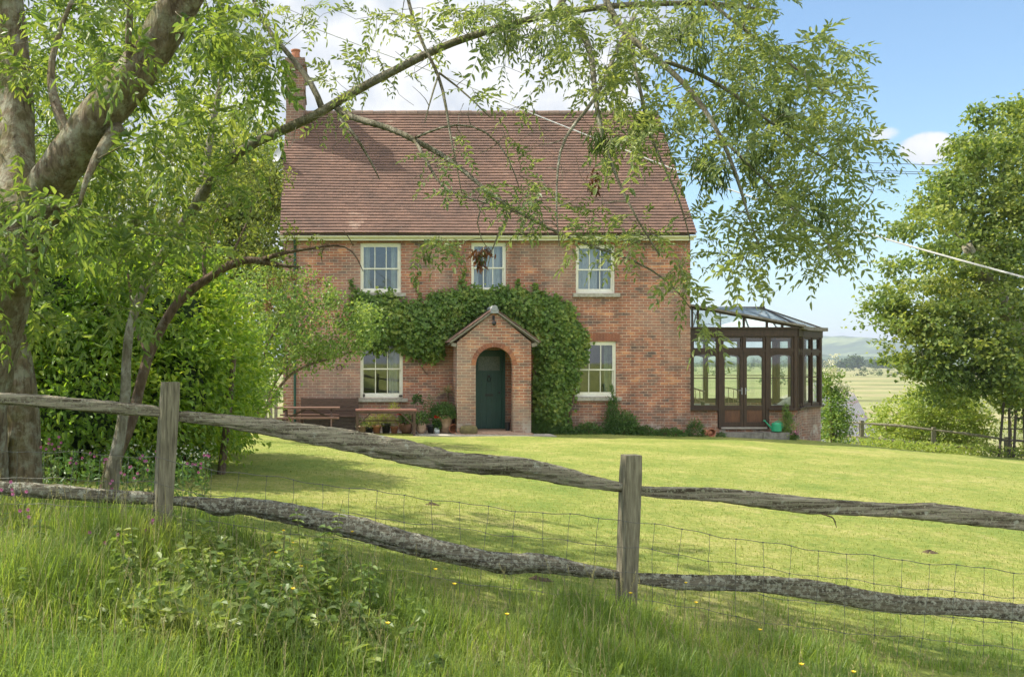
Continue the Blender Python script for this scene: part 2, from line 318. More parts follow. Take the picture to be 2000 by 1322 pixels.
# ------------------------------------------------------------------ ground
RX = {2: ([-12, -4, -2, 0, 2, 5, 12], [0.8, 0.6, 0.5, 0.38, 0.2, -0.1, -0.6]),
      6.3: ([-14, -6, -2.2, -1.1, 1.9, 4.5, 8, 14], [1.0, 0.85, 0.74, 0.68, 0.23, -0.08, -0.36, -0.8]),
      13: ([-14, -5, 0, 4, 8, 14, 20], [0.75, 0.5, 0.30, 0.10, -0.08, -0.45, -0.9]),
      26: ([-20, -6, -1.5, 5, 9.5, 13.6, 17, 22, 30], [0.35, 0.12, 0.02, 0.02, -0.03, -0.22, -0.62, -1.2, -1.9]),
      36: ([-20, -5, 9, 14, 19.5, 22, 25, 40], [0.1, -0.1, -0.35, -0.95, -1.28, -1.42, -1.6, -2.6]),
      48: ([-40, 0, 20, 60], [-0.8, -1.2, -3.2, -4.5]), 75: ([-50, 100], [-3.5, -5.6]), 130: ([-50, 150], [-6.1, -6.3]), 9000: ([-50, 50], [-6.2, -6.2])}
RK = sorted(RX)
def gz0(X, Y):
    rows = np.stack([np.interp(X, *RX[k]) for k in RK]); Y = np.clip(Y, RK[0], RK[-1])
    i = np.clip(np.searchsorted(RK, Y) - 1, 0, len(RK)-2); k = np.array(RK, float)
    f = (Y - k[i]) / (k[i+1] - k[i])
    a = np.take_along_axis(rows, i[None], 0)[0]; b = np.take_along_axis(rows, (i+1)[None], 0)[0]
    return a + (b-a)*f
def gz(X, Y):
    X = np.atleast_1d(np.asarray(X, float)); Y = np.atleast_1d(np.asarray(Y, float)); X, Y = np.broadcast_arrays(X, Y)
    sh = X.shape; X = X.ravel(); Y = Y.ravel(); o = 0; W = 0
    for dx in (-1.2, 0, 1.2):
        for dy in (-1.5, 0, 1.5):
            s_ = np.clip((np.abs(Y-6.3)-0.3)/2, 0.25, 1); o = o + gz0(X+dx*s_, Y+dy*s_)
    z = o/9
    near = (np.abs(X-4) < 60) & (Y < 90)
    z = z + np.where(near, 0.018*np.sin(X*1.7+1.3*np.sin(Y*0.9)) * np.sin(Y*1.3+X*0.4), 0) * np.clip((Y-1)/3, 0, 1)
    return z.reshape(sh)
def g1(x, y): return float(gz(x, y)[0])
def axis(c0, c1, st, far, g=1.18):
    a = list(np.arange(c0, c1+1e-6, st)); s = st
    while a[-1] < far[1]: s *= g; a.append(a[-1]+s)
    s = st
    while a[0] > far[0]: s *= g; a.insert(0, a[0]-s)
    return np.array(a)
gx = axis(-8, 30, 0.3, (-6000, 6500)); gy = axis(1, 40, 0.3, (-800, 9000))
GX, GY = np.meshgrid(gx, gy); GZ = gz(GX, GY)
nx, ny = len(gx), len(gy)
i = (np.arange(ny-1)[:, None]*nx + np.arange(nx-1)[None]).ravel()
m, t, b, o = newmat('grassland'); p = wpos(t); ps = nd(t, 'ShaderNodeSeparateXYZ', {0: p})
n1 = noise(t, p, 0.55, 6.0, 0.65); n2 = noise(t, p, 7.0, 6.0, 0.7); n3 = noise(t, p, 60.0, 4.0, 0.7); n4 = noise(t, p, 2.0, 5.0, 0.7)
lawn = ramp(t, math_(t, 'ADD', math_(t, 'MULTIPLY', n1, 0.55), math_(t, 'MULTIPLY', n2, 0.45)), [(0.38, (0.16, 0.225, 0.048)), (0.5, (0.255, 0.285, 0.068)), (0.60, (0.36, 0.34, 0.115))])
lawn = mixc(t, 0.55, lawn, ramp(t, noise(t, p, 22.0, 5.0, 0.7), [(0.32, 0.55), (0.68, 1.4)]), 'MULTIPLY'); lawn = mixc(t, 0.7, lawn, ramp(t, n3, [(0.3, 0.5), (0.7, 1.4)]), 'MULTIPLY')
lawn = mixc(t, ramp(t, n4, [(0.60, 0.0), (0.70, 0.65)]), lawn, (0.40, 0.34, 0.16))
lawn = mixc(t, ramp(t, noise(t, p, 3.3, 6.0, 0.7, (1, 1.6, 1)), [(0.36, 0.65), (0.44, 0.0)]), lawn, (0.13, 0.20, 0.04))
rough_ = ramp(t, n2, [(0.3, (0.08, 0.11, 0.03)), (0.7, (0.15, 0.185, 0.05))])
nearm = math_(t, 'MULTIPLY', math_(t, 'LESS_THAN', math_(t, 'ADD', ps.outputs[1], math_(t, 'MULTIPLY', n4, 0.8)), 6.6), math_(t, 'LESS_THAN', ps.outputs[0], 2.6))
f1 = noise(t, p, 0.012, 6.0, 0.6, (0.45, 1.6, 1)); f2 = noise(t, p, 0.25, 6.0, 0.65, (0.4, 1, 1))
fld = ramp(t, f1, [(0.38, (0.15, 0.16, 0.07)), (0.46, (0.23, 0.24, 0.10)), (0.53, (0.30, 0.27, 0.14)), (0.62, (0.18, 0.20, 0.08))])
fld = mixc(t, 0.8, fld, ramp(t, f2, [(0.3, 0.6), (0.7, 1.35)]), 'MULTIPLY')
farm = math_(t, 'MULTIPLY_ADD', ps.outputs[1], 0.125, -4.75, clamp=True)
leftm = math_(t, 'MULTIPLY_ADD', math_(t, 'ADD', ps.outputs[0], math_(t, 'MULTIPLY', n1, 1.5)), -0.9, -1.6, clamp=True)
c = mixc(t, nearm, lawn, rough_); c = mixc(t, math_(t, 'MULTIPLY', leftm, 0.8), c, rough_); c = mixc(t, farm, c, fld)
t.links.new(c, b.inputs['Base Color']); b.inputs['Roughness'].default_value = 0.95; b.inputs['Specular IOR Level'].default_value = 0.1
bump(t, b, math_(t, 'ADD', n3, n2), 0.7, 0.03); M['grassland'] = m
gm = MB(); gm.add(np.stack([GX, GY, GZ], -1).reshape(-1, 3), np.stack([i, i+1, i+nx+1, i+nx], -1))
tag(gm.build('ground', M['grassland'], smooth=True), kind='structure')
# hills beyond the marsh
hx = np.linspace(-3500, 6500, 260); hy = np.linspace(0, 1, 16); HX, HT = np.meshgrid(hx, hy)
def hills(name, Y0, Y1, hfun, mt, seed):
    Z = hfun(HX)*np.sin(np.clip(HT, 0, 1)*math.pi/2)**1.2
    r = np.random.default_rng(seed); Z = Z + r.normal(0, 1, Z.shape)*1.8*(HT > 0.05)
    V = np.stack([HX, Y0+(Y1-Y0)*HT, Z-6.4], -1).reshape(-1, 3); ii = (np.arange(15)[:, None]*260+np.arange(259)[None]).ravel()
    q = MB(); q.add(V, np.stack([ii, ii+1, ii+261, ii+260], -1)); tag(q.build(name, mt, smooth=True), kind='structure')
m, t, b, o = newmat('wooded_hill'); p = wpos(t)
c = ramp(t, noise(t, p, 0.004, 6.0, 0.6, (1, 1, 4)), [(0.42, (0.045, 0.075, 0.03)), (0.5, (0.06, 0.10, 0.035)), (0.56, (0.16, 0.20, 0.07))])
c = mixc(t, 0.7, c, ramp(t, noise(t, p, 0.04, 5.0), [(0.3, 0.5), (0.7, 1.3)]), 'MULTIPLY'); t.links.new(c, b.inputs['Base Color']); b.inputs['Roughness'].default_value = 1
M['hill'] = m
def pk(x, c, wd, h): return h*np.exp(-((x-c)/wd)**2)
hills('hills', 2900, 4300, lambda x: 28 + pk(x, 2090, 190, 78) + pk(x, 2700, 420, 40) + pk(x, 1200, 500, 45) + 8*np.sin(x/140.) + pk(x, -1500, 900, 60), M['hill'], 3)
hills('low_hills', 1900, 2400, lambda x: 17 + 7*np.sin(x/210.+1) + 4*np.sin(x/77.), M['hill'], 5)

# ------------------------------------------------------------------ foliage generators
def leaves(mb, B, D, N, L, W, shape='hex', curl=0.15, fold=0.2):
    """B base, D direction, N leaf normal, arrays (n,3); L, W arrays"""
    n = len(B); D = norm(D); S = norm(np.cross(D, N)); N = norm(np.cross(S, D)); L = np.broadcast_to(L, (n,))[:, None]; W = np.broadcast_to(W, (n,))[:, None]
    if shape == 'hex':
        T = [(0, 0, 0), (.30, .5, 1), (.70, .38, .8), (1, 0, 0), (.70, -.38, .8), (.30, -.5, 1)]; F_ = [[0, 1, 2, 3], [0, 3, 4, 5]]
    elif shape == 'lobed':
        T = [(0, 0, 0), (.12, .48, .8), (.42, .30, .5), (.62, .50, .9), (1, 0, 0), (.62, -.50, .9), (.42, -.30, .5), (.12, -.48, .8)]; F_ = [[0, 1, 2, 3], [0, 3, 4, 5], [0, 5, 6, 7]]
    else:
        T = [(0, 0, 0), (.42, .5, 1), (1, 0, 0), (.42, -.5, 1)]; F_ = [[0, 1, 2], [0, 2, 3]]
    V = np.stack([B + D*u*L + S*v*W + N*((h*fold*W) - curl*L*u*u) for u, v, h in T], 1)
    k = len(T); base = np.arange(n)[:, None]*k
    mb.add(V.reshape(-1, 3), *[base + np.array(f) for f in F_]); return mb
def rdir(n, up=0.0):
    d = rng.normal(size=(n, 3)); d[:, 2] += up; return norm(d)
def ash_leaves(mb, B, D, size=1.0, pairs=4, lf=0.07, droop=0.35):
    n = len(B); D = norm(D); up = norm(np.array([0, 0, 1.0]) + rng.normal(0, .45, (n, 3))); S = norm(np.cross(D, up)); U = norm(np.cross(S, D))
    sz = (rng.uniform(0.75, 1.25, n)*size)[:, None]; rl = 0.20*sz; st = []
    for kk in range(pairs):
        u = (kk+0.8)/(pairs+0.4); c = B + D*rl*u - np.array([0, 0, 1.0])*rl*droop*u*u
        for s_ in (-1, 1):
            d = norm(D*0.62 + S*s_*0.8 + rng.normal(0, .16, (n, 3)) - np.array([0, 0, .22])); st.append((c, d, U + rng.normal(0, .3, (n, 3)), sz*lf*(0.8+0.35*math.sin(u*2.6))))
    st.append((B + D*rl - np.array([0, 0, 1.0])*rl*droop, norm(D - np.array([0, 0, droop*1.5])), U, sz*lf*1.1))
    for c, d, nn, l in st:
        l = l[:, 0]*rng.uniform(0.7, 1.2, n); leaves(mb, c, d, nn, l, l*rng.uniform(.30, .42, n), 'hex', rng.uniform(-.1, .35))
    mb2 = B + D*rl - np.array([0, 0, 1.0])*rl*droop
    a = B; w_ = 0.0012; V = np.stack([a - S*w_, a + S*w_, mb2 + S*w_*.6, mb2 - S*w_*.6], 1)
    mb.add(V.reshape(-1, 3), np.arange(n)[:, None]*4 + np.array([0, 1, 2, 3]))
def resample(pts, step):
    pts = np.asarray(pts, float); d = np.r_[0, np.cumsum(np.linalg.norm(np.diff(pts, axis=0), axis=1))]
    # catmull-like smoothing through dense linear then box filter
    n = max(4, int(d[-1]/step)); s = np.linspace(0, d[-1], n); q = np.stack([np.interp(s, d, pts[:, k]) for k in range(pts.shape[1])], -1)
    for _ in range(3): q[1:-1] = (q[:-2]+2*q[1:-1]+q[2:])/4
    return q
class Skel:
    def __init__(s, step=0.12): s.step = step; s.nodes = []; s.rad = []; s.mb = MB(); s.tw = []
    def limb(s, pts, n=10, jit=0.06, wob=0.0, snap=False):
        """pts rows: x,y,z,r"""
        q = resample(pts, s.step)
        if wob:
            ph = rng.uniform(0, 6, 3); t_ = np.linspace(0, len(q)*s.step, len(q))
            for k in range(3): q[:, k] += wob*np.sin(t_*2.3+ph[k])*np.minimum(1, np.arange(len(q))/4)
        s.mb.tube(q[:, :3], q[:, 3], n=n, jit=jit)
        s.nodes += list(q[:, :3]); s.rad += list(q[:, 3]); return q
    def grow(s, A, r0=0.004, rk=0.006, droop=0.12, maxd=6.0, leafstep=0.13, leaffrac=0.7, twn=4, wob=0.05, minz=None):
        A = np.asarray(A, float); nod = np.array(s.nodes); rd = np.array(s.rad)
        d0 = np.array([np.min(np.linalg.norm(nod - a, axis=1)) for a in A]); A = A[np.argsort(d0)]
        cap = len(nod) + len(A)*60; N = np.zeros((cap, 3)); N[:len(nod)] = nod; Rr = np.zeros(cap); Rr[:len(nod)] = rd; n = len(nod)
        LB, LD = [], []
        for a in A:
            dd = np.linalg.norm(N[:n] - a, axis=1) - np.minimum(Rr[:n]*2, 0.15); j = int(np.argmin(dd)); d = dd[j]
            if d < 0.05 or d > maxd: continue
            p0 = N[j]; v = a - p0; L = np.linalg.norm(v)
            mid = p0 + v*0.5 + np.array([0, 0, droop*L]) + rng.normal(0, .10, 3)*L
            k = max(4, int(L/0.09)); t_ = np.linspace(0, 1, k)[:, None]; q = p0*(1-t_)**2 + 2*mid*t_*(1-t_) + a*t_**2
            q += np.cumsum(rng.normal(0, wob*0.25*L/k, (k, 3)), 0)*np.minimum(1, t_*4)
            r1 = min(Rr[j]*0.8, r0 + rk*L); r = np.linspace(r1, max(0.0018, r0*0.4), k)
            s.mb.tube(q, r, n=twn if r1 < 0.02 else 7, cap=False)
            N[n:n+k-1] = q[1:]; Rr[n:n+k-1] = r[1:]; n += k-1
            nl = max(2, int(L*leaffrac/leafstep)); tt = 1 - leaffrac*(np.arange(nl)/nl); idx = np.clip((tt*(k-1)).astype(int), 0, k-1)
            dirs = norm(np.gradient(q, axis=0))[idx]; LB += list(q[idx]); LD += list(dirs)
        s.nodes = list(N[:n]); s.rad = list(Rr[:n]); return np.array(LB), np.array(LD)
def ell(specs, scale=1.0):
    out = []
    for cx, cy, rx, ry, n, y0, y1 in specs:
        n = int(n*scale); a = rng.uniform(0, 2*math.pi, n); r = np.sqrt(rng.uniform(0, 1, n))
        for x, y, Y in zip(cx+np.cos(a)*r*rx, cy+np.sin(a)*r*ry, rng.uniform(y0, y1, n)): out.append(P(x, y, Y))
    return np.array(out)
def blob_foliage(mb, blobs, n, L, W, clump=0.3, per=22, shell=0.75, shape='rhomb', outw=0.9, droop=0.2, zmin=None, flat=0.5):
    """clumped leaves spread through ellipsoids (c, r)"""
    vol = np.array([b_[1][0]*b_[1][1]*b_[1][2] for b_ in blobs])**(2/3.); vol = vol/vol.sum(); nc = max(1, n//per)
    pick = rng.choice(len(blobs), nc, p=vol); c = np.array([b_[0] for b_ in blobs], float)[pick]; r = np.array([b_[1] for b_ in blobs], float)[pick]
    d = norm(rng.normal(size=(nc, 3))); rad = shell + (1-shell)*rng.uniform(0, 1, nc)**0.6 ; rad = np.where(rng.random(nc) < 0.25, rng.uniform(0.2, 1, nc), rad) + rng.normal(0, .05, nc)
    cc = c + d*r*rad[:, None]; out = norm(d/r)
    cs = rng.uniform(0.5, 1.5, nc)*clump
    Pn = np.repeat(cc, per, 0) + rng.normal(0, 1, (nc*per, 3))*np.repeat(cs, per)[:, None]*np.array([1, 1, flat]) ; o_ = np.repeat(out, per, 0)
    if zmin is not None:
        k = Pn[:, 2] > zmin(Pn[:, 0], Pn[:, 1]) if callable(zmin) else Pn[:, 2] > zmin; Pn = Pn[k]; o_ = o_[k]
    D = norm(rdir(len(Pn)) + o_*outw - np.array([0, 0, droop])); Nn = norm(np.array([0, 0, 1.0])*0.8 + o_*0.8 + rng.normal(0, .5, Pn.shape))
    l = rng.uniform(0.7, 1.25, len(Pn))*L; leaves(mb, Pn, D, Nn, l, l*W, shape)
    return mb
GR = lambda a, b_, c_: [(0.0, a), (0.5, b_), (1.0, c_)]
M['ashleaf'] = leafmat('ash_leaf', GR((0.075, 0.13, 0.033), (0.135, 0.20, 0.05), (0.25, 0.29, 0.075)), 0.48, 1.6)
M['ashleaf_pale'] = leafmat('ash_leaf_young', GR((0.115, 0.165, 0.07), (0.19, 0.24, 0.105), (0.31, 0.34, 0.12)), 0.48, 1.6)
M['key'] = leafmat('ash_key', GR((0.07, 0.11, 0.03), (0.11, 0.16, 0.045), (0.16, 0.21, 0.06)), 0.35, 1.5)
M['laurel'] = leafmat('laurel_leaf', GR((0.075, 0.15, 0.018), (0.17, 0.27, 0.032), (0.38, 0.43, 0.06)), 0.5, 1.8, 0.4, 0.9, 0.45)
M['lilac'] = leafmat('lilac_leaf', GR((0.085, 0.155, 0.035), (0.15, 0.23, 0.06), (0.27, 0.33, 0.10)), 0.45, 1.6)
M['hawleaf'] = leafmat('small_leaf', GR((0.09, 0.13, 0.03), (0.17, 0.21, 0.05), (0.29, 0.30, 0.08)), 0.45, 1.7)
M['farleaf'] = leafmat('tree_leaf_pale', GR((0.11, 0.17, 0.04), (0.21, 0.26, 0.07), (0.36, 0.37, 0.10)), 0.45, 1.7, clump=0.6)
M['oakleaf'] = leafmat('maple_leaf', GR((0.075, 0.13, 0.035), (0.16, 0.22, 0.06), (0.37, 0.39, 0.09)), 0.44, 1.6, clump=0.55)
M['ivy'] = leafmat('creeper_leaf', GR((0.075, 0.145, 0.028), (0.15, 0.245, 0.05), (0.33, 0.38, 0.09)), 0.38, 1.5, 0.4, 2.2)
M['bushleaf'] = leafmat('bush_leaf', GR((0.14, 0.21, 0.045), (0.26, 0.33, 0.07), (0.42, 0.44, 0.12)), 0.45, 1.7, clump=1.0)
M['herb'] = leafmat('herb_leaf', GR((0.05, 0.11, 0.025), (0.08, 0.16, 0.04), (0.14, 0.22, 0.06)), 0.35, 1.3)
M['blossom'] = leafmat('blossom', GR((0.55, 0.55, 0.42), (0.72, 0.70, 0.58), (0.8, 0.78, 0.68)), 0.3, 1.0)
M['grass'] = leafmat('grass_blade', GR((0.10, 0.17, 0.032), (0.18, 0.26, 0.05), (0.33, 0.36, 0.10)), 0.48, 1.6, 0.5, 1.8)
M['lawnblade'] = leafmat('lawn_blade', GR((0.14, 0.20, 0.038), (0.235, 0.275, 0.06), (0.35, 0.34, 0.105)), 0.4, 1.3, 0.6, 1.0)
M['strawblade'] = leafmat('seed_grass', GR((0.30, 0.26, 0.13), (0.36, 0.33, 0.17), (0.42, 0.38, 0.2)), 0.35, 1.0)
M['nettle'] = leafmat('nettle_leaf', GR((0.09, 0.15, 0.04), (0.16, 0.23, 0.06), (0.28, 0.32, 0.10)), 0.4, 1.5)
M['pink'] = leafmat('pink_petal', GR((0.45, 0.10, 0.28), (0.55, 0.17, 0.38), (0.62, 0.30, 0.48)), 0.3, 1.0)
M['yellow'] = leafmat('yellow_petal', GR((0.75, 0.50, 0.02), (0.8, 0.58, 0.03), (0.85, 0.65, 0.05)), 0.2, 1.0)
M['red'] = leafmat('red_petal', GR((0.55, 0.02, 0.012), (0.65, 0.03, 0.015), (0.7, 0.05, 0.02)), 0.2, 1.0)
M['rust'] = leafmat('dead_flower', GR((0.16, 0.06, 0.025), (0.20, 0.09, 0.04), (0.24, 0.12, 0.06)), 0.2, 1.0)
M['stem'] = plain('stem', (0.14, 0.15, 0.05), (0.10, 0.10, 0.04), 0.8, 8)
M['spiky'] = leafmat('spiky_leaf', GR((0.20, 0.19, 0.09), (0.30, 0.28, 0.14), (0.42, 0.38, 0.2)), 0.25, 1.1)

# ------------------------------------------------------------------ farmhouse
WX0, WX1, WY, WTOP = -1.47, 9.47, 26.0, 5.25
BACK = 31.55
H = thing('farmhouse', 'two storey red brick farmhouse with steep clay tiled roof and arched brick porch', 'house', (4, 26, 0))
def fx(px, Y=WY): return (px-CX)/F*Y
def fz(py, Y=WY): return EYE-(py-CY)/F*Y
wins = [(704, 783, 475, 572), (920.5, 988.5, 474, 570), (1125, 1201, 478, 573), (703.7, 787, 662, 777), (1123, 1203.6, 667, 775)]
holes = [(fx(a), fx(b_), fz(d), fz(c)) for a, b_, c, d in wins]
doorhole = (3.66, 4.50, 0.0, 2.22)
def wall_xz(mb, x0, x1, z0, z1, y, holes, rev):
    xs = sorted({x0, x1, *[h[0] for h in holes], *[h[1] for h in holes]}); zs = sorted({z0, z1, *[h[2] for h in holes], *[h[3] for h in holes]})
    for a, b_ in zip(xs[:-1], xs[1:]):
        for c, d in zip(zs[:-1], zs[1:]):
            mx_, mz = (a+b_)/2, (c+d)/2
            if any(h[0] < mx_ < h[1] and h[2] < mz < h[3] for h in holes): continue
            mb.add([(a, y, c), (b_, y, c), (b_, y, d), (a, y, d)], [0, 1, 2, 3]); mb.add([(a, y+rev, c), (b_, y+rev, c), (b_, y+rev, d), (a, y+rev, d)], [3, 2, 1, 0])
    for h in holes:
        a, b_, c, d = h
        mb.add([(a, y, c), (b_, y, c), (b_, y, d), (a, y, d), (a, y+rev, c), (b_, y+rev, c), (b_, y+rev, d), (a, y+rev, d)], [[0, 4, 5, 1], [1, 5, 6, 2], [2, 6, 7, 3], [3, 7, 4, 0]])
mb = MB(); wall_xz(mb, WX0, WX1, -0.6, WTOP, WY, holes + [doorhole], 0.22)
RZ, RYY = 9.28, 28.78
for x, s in ((WX0, -1), (WX1, 1)):   # gable ends
    mb.add([(x, WY, -0.6), (x, BACK, -0.6), (x, BACK, WTOP), (x, RYY, RZ-0.1), (x, WY, WTOP)], [0, 1, 2, 3, 4] if s > 0 else [4, 3, 2, 1, 0])
mb.add([(WX0, BACK, -0.6), (WX1, BACK, -0.6), (WX1, BACK, WTOP), (WX0, BACK, WTOP)], [3, 2, 1, 0])
mb.build('wall', M['brick'], H)
# interior floors so windows look into rooms
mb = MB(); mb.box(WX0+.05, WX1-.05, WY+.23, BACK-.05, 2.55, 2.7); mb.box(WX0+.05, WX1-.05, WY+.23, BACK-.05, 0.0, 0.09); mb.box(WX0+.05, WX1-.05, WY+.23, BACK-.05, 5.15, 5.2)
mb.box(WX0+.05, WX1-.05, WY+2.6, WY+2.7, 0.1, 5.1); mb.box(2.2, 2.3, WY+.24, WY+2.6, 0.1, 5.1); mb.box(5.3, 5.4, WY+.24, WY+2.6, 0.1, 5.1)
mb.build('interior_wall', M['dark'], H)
def make_window(h, rails, curt, cmat, sill=True, sillm='stone'):
    x0, x1, z0, z1 = h; fr = MB(); y = WY+0.045; t_ = 0.052
    fr.box(x0, x0+t_, y, y+.1, z0, z1); fr.box(x1-t_, x1, y, y+.1, z0, z1); fr.box(x0+t_, x1-t_, y, y+.1, z1-t_*1.2, z1); fr.box(x0+t_, x1-t_, y-.01, y+.1, z0, z0+0.05)
    wf = fr.build('window', M['cream'], H); ix0, ix1, iz0, iz1 = x0+t_, x1-t_, z0+.05, z1-t_*1.2; zm = (iz0+iz1)/2 - .01
    for (a, b_, yy) in ((zm-.015, iz1, y+.012), (iz0, zm+.02, y+.055)):
        s = MB(); low = a == iz0; s.box(ix0, ix0+.035, yy, yy+.035, a, b_); s.box(ix1-.035, ix1, yy, yy+.035, a, b_)
        s.box(ix0+.035, ix1-.035, yy, yy+.035, a, a+(.075 if low else .035)); s.box(ix0+.035, ix1-.035, yy, yy+.035, b_-.035, b_)
        for k in (1, 2):
            xm = ix0+.035+(ix1-ix0-.07)*k/3; s.box(xm-.011, xm+.011, yy+.005, yy+.03, a+.035+(.04 if low else 0), b_-.035)
        s.build('sash', M['cream'], wf)
        g = MB(); g.add([(ix0+.02, yy+.02, a+.02), (ix1-.02, yy+.02, a+.02), (ix1-.02, yy+.02, b_-.02), (ix0+.02, yy+.02, b_-.02)], [0, 1, 2, 3]); g.build('glass', M['glass'], wf)
    if sill:
        s = MB(); s.box(x0-.09, x1+.12, WY-.09, WY+.04, z0-.10, z0-.005); s.build('sill', M[sillm], wf)
    a = MB(); nb = int((x1-x0+.2)/.078)      # soldier course over the opening
    for k in range(nb):
        xx = x0-.1+(x1-x0+.2)*k/nb; a.box(xx+.004, xx+(x1-x0+.2)/nb-.004, WY-.006, WY+.03, z1+.004+.02*math.sin(math.pi*k/nb), z1+.2+.02*math.sin(math.pi*k/nb)+random.uniform(-.006, .006))
    a.build('brick_arch', M['brickpiece'], wf)
    for (u0, u1) in curt:
        cx0 = ix0+(ix1-ix0)*u0; cx1 = ix0+(ix1-ix0)*u1; n = max(8, int((cx1-cx0)/.02)); xs = np.linspace(cx0, cx1, n); ys = WY+.30+.025*np.sin(np.arange(n)*1.1)
        V = np.concatenate([np.stack([xs, ys, np.full(n, iz0-.05)], -1), np.stack([xs, ys, np.full(n, iz1+.05)], -1)]); k = np.arange(n-1)
        q = MB(); q.add(V, np.stack([k, k+1, k+n+1, k+n], -1)); q.build('curtain', cmat, wf)
    return wf
make_window(holes[0], 2, [(0, .22), (.8, 1)], M['curtain'])
make_window(holes[1], 2, [(0, .22), (.48, .95)], M['curtainblue'], sillm='white')
make_window(holes[2], 2, [(0, .62), (.8, 1)], M['curtainblue'])
make_window(holes[3], 2, [(.7, 1)], M['curtainblue'])
make_window(holes[4], 2, [(.8, 1.0)], M['curtaingreen'])
# roof: individual clay tiles on a front slope, plain back slope
EY, EZ = 25.66, 5.30; RXA, RXB = -1.54, 9.50; run = RYY-EY; rise = RZ-EZ; SL = math.hypot(run, rise); sd = np.array([0, run/SL, rise/SL]); sn = np.array([0, -rise/SL, run/SL])
rows = 44; pitch = SL/rows; tw = 0.166; mb = MB(); xax = np.array([1.0, 0, 0])
for r_ in range(rows):
    off = 0.5*tw*(r_ % 2); cols = int((RXB-RXA)/tw)+2; wv = 0.010*np.sin(np.linspace(0, 9, cols)+r_*0.13)-.035*np.sin(np.linspace(0, math.pi, cols))*math.sin(math.pi*r_/rows)
    for c_ in range(cols):
        xa = max(RXA, RXA+c_*tw-off); xb = min(RXB, RXA+(c_+1)*tw-off)
        if xb-xa < .03: continue
        base = np.array([(xa+xb)/2, EY, EZ]) + sd*(r_*pitch+.075) + sn*(0.034+wv[c_]+random.uniform(-.0015, .0015))
        tilt = norm(sd - sn*0.22 + np.array([0, 0, 0])); tn = norm(np.cross(xax, tilt)*1.0); tn = tn if tn[2] > 0 else -tn
        mb.obox(base, xax, tilt, tn, (xb-xa)/2+.0006, .075+.020+random.uniform(-.0025, .0025)*(3 if random.random() < .04 else 1), .011)
roof = mb.build('roof', M['tile'], H)
mb = MB(); 
mb.add([(RXA, EY, EZ-.03), (RXB, EY, EZ-.03), (RXB, RYY, RZ-.03), (RXA, RYY, RZ-.03), (RXB, BACK+.35, EZ-.03), (RXA, BACK+.35, EZ-.03)], [[0, 1, 2, 3], [3, 2, 4, 5]])
mb.build('roof_underlay', M['ridge'], roof)
mb = MB(); n = 34
for k in range(n):
    xa = RXA+(RXB-RXA)*k/n; xb = RXA+(RXB-RXA)*(k+1)/n-.008; jz = random.uniform(-.006, .008)
    pts = [(xa, RYY, RZ-.03+jz), (xb, RYY, RZ-.03+jz+.006)]; mb.tube(pts, .115, n=12)
mb.build('ridge_tiles', M['ridge'], roof)
mb = MB(); mb.box(RXA, RXB, EY+.16, EY+.19, EZ-.16, EZ-.03); mb.build('fascia', M['cream'], roof)
mb = MB(); mb.box(WX0, WX1, EY+.19, WY-.002, EZ-.15, EZ-.13); mb.build('soffit', M['greywood'], roof)
# gutter
g = MB(); a = np.linspace(0, math.pi, 8); xs = [RXA-.02, RXB+.03]
V = np.array([(x, EY+.095-.055*math.cos(t_), EZ-.045-.055*math.sin(t_)) for x in xs for t_ in a]); k = np.arange(7); g.add(V, np.stack([k, k+1, k+9, k+8], -1))
V2 = V.copy(); V2[:, 1] = (V2[:, 1]-(EY+.095))*.9+(EY+.095); V2[:, 2] = np.where(True, (V2[:, 2]-(EZ-.045))*.9+(EZ-.045), 0); g.add(V2, np.stack([k+8, k+9, k+1, k], -1))
g.build('gutter', M['cream'], H)
g = MB(); dx = fx(576, 25.93); g.tube([(dx, EY+.1, EZ-.1), (dx, EY+.12, EZ-.2), (dx, 25.93, EZ-.45), (dx, 25.93, 0.03)], .036, n=10)
for z in (0.5, 2.2, 3.9): g.box(dx-.055, dx+.055, 25.9, 26.0, z-.02, z+.02)
g.build('downpipe', M['gutter'], H)
# chimney
CHX0, CHX1, CHY0, CHY1 = -1.50, -0.98, 27.95, 29.6
mb = MB(); mb.box(CHX0, CHX1, CHY0, CHY1, 5.3, 10.35)
for k, (e, z0, z1) in enumerate(((.04, 10.35, 10.43), (.075, 10.43, 10.51), (.03, 10.51, 10.68))): mb.box(CHX0-e, CHX1+e, CHY0-e, CHY1+e, z0, z1)
mb.box(CHX0-.03, CHX1+.03, CHY0-.03, CHY1+.03, 9.75, 9.83)
ch = mb.build('chimney', M['brick_chimney'], H)
for y in (28.4, 29.1):
    mb = MB(); mb.lathe((-1.24, y, 10.68), [(0, 0), (.13, 0), (.12, .3), (.14, .32), (.14, .36), (.1, .36), (.09, .2), (0, .2)], 14); mb.build('chimney_pot', M['terra'], ch)
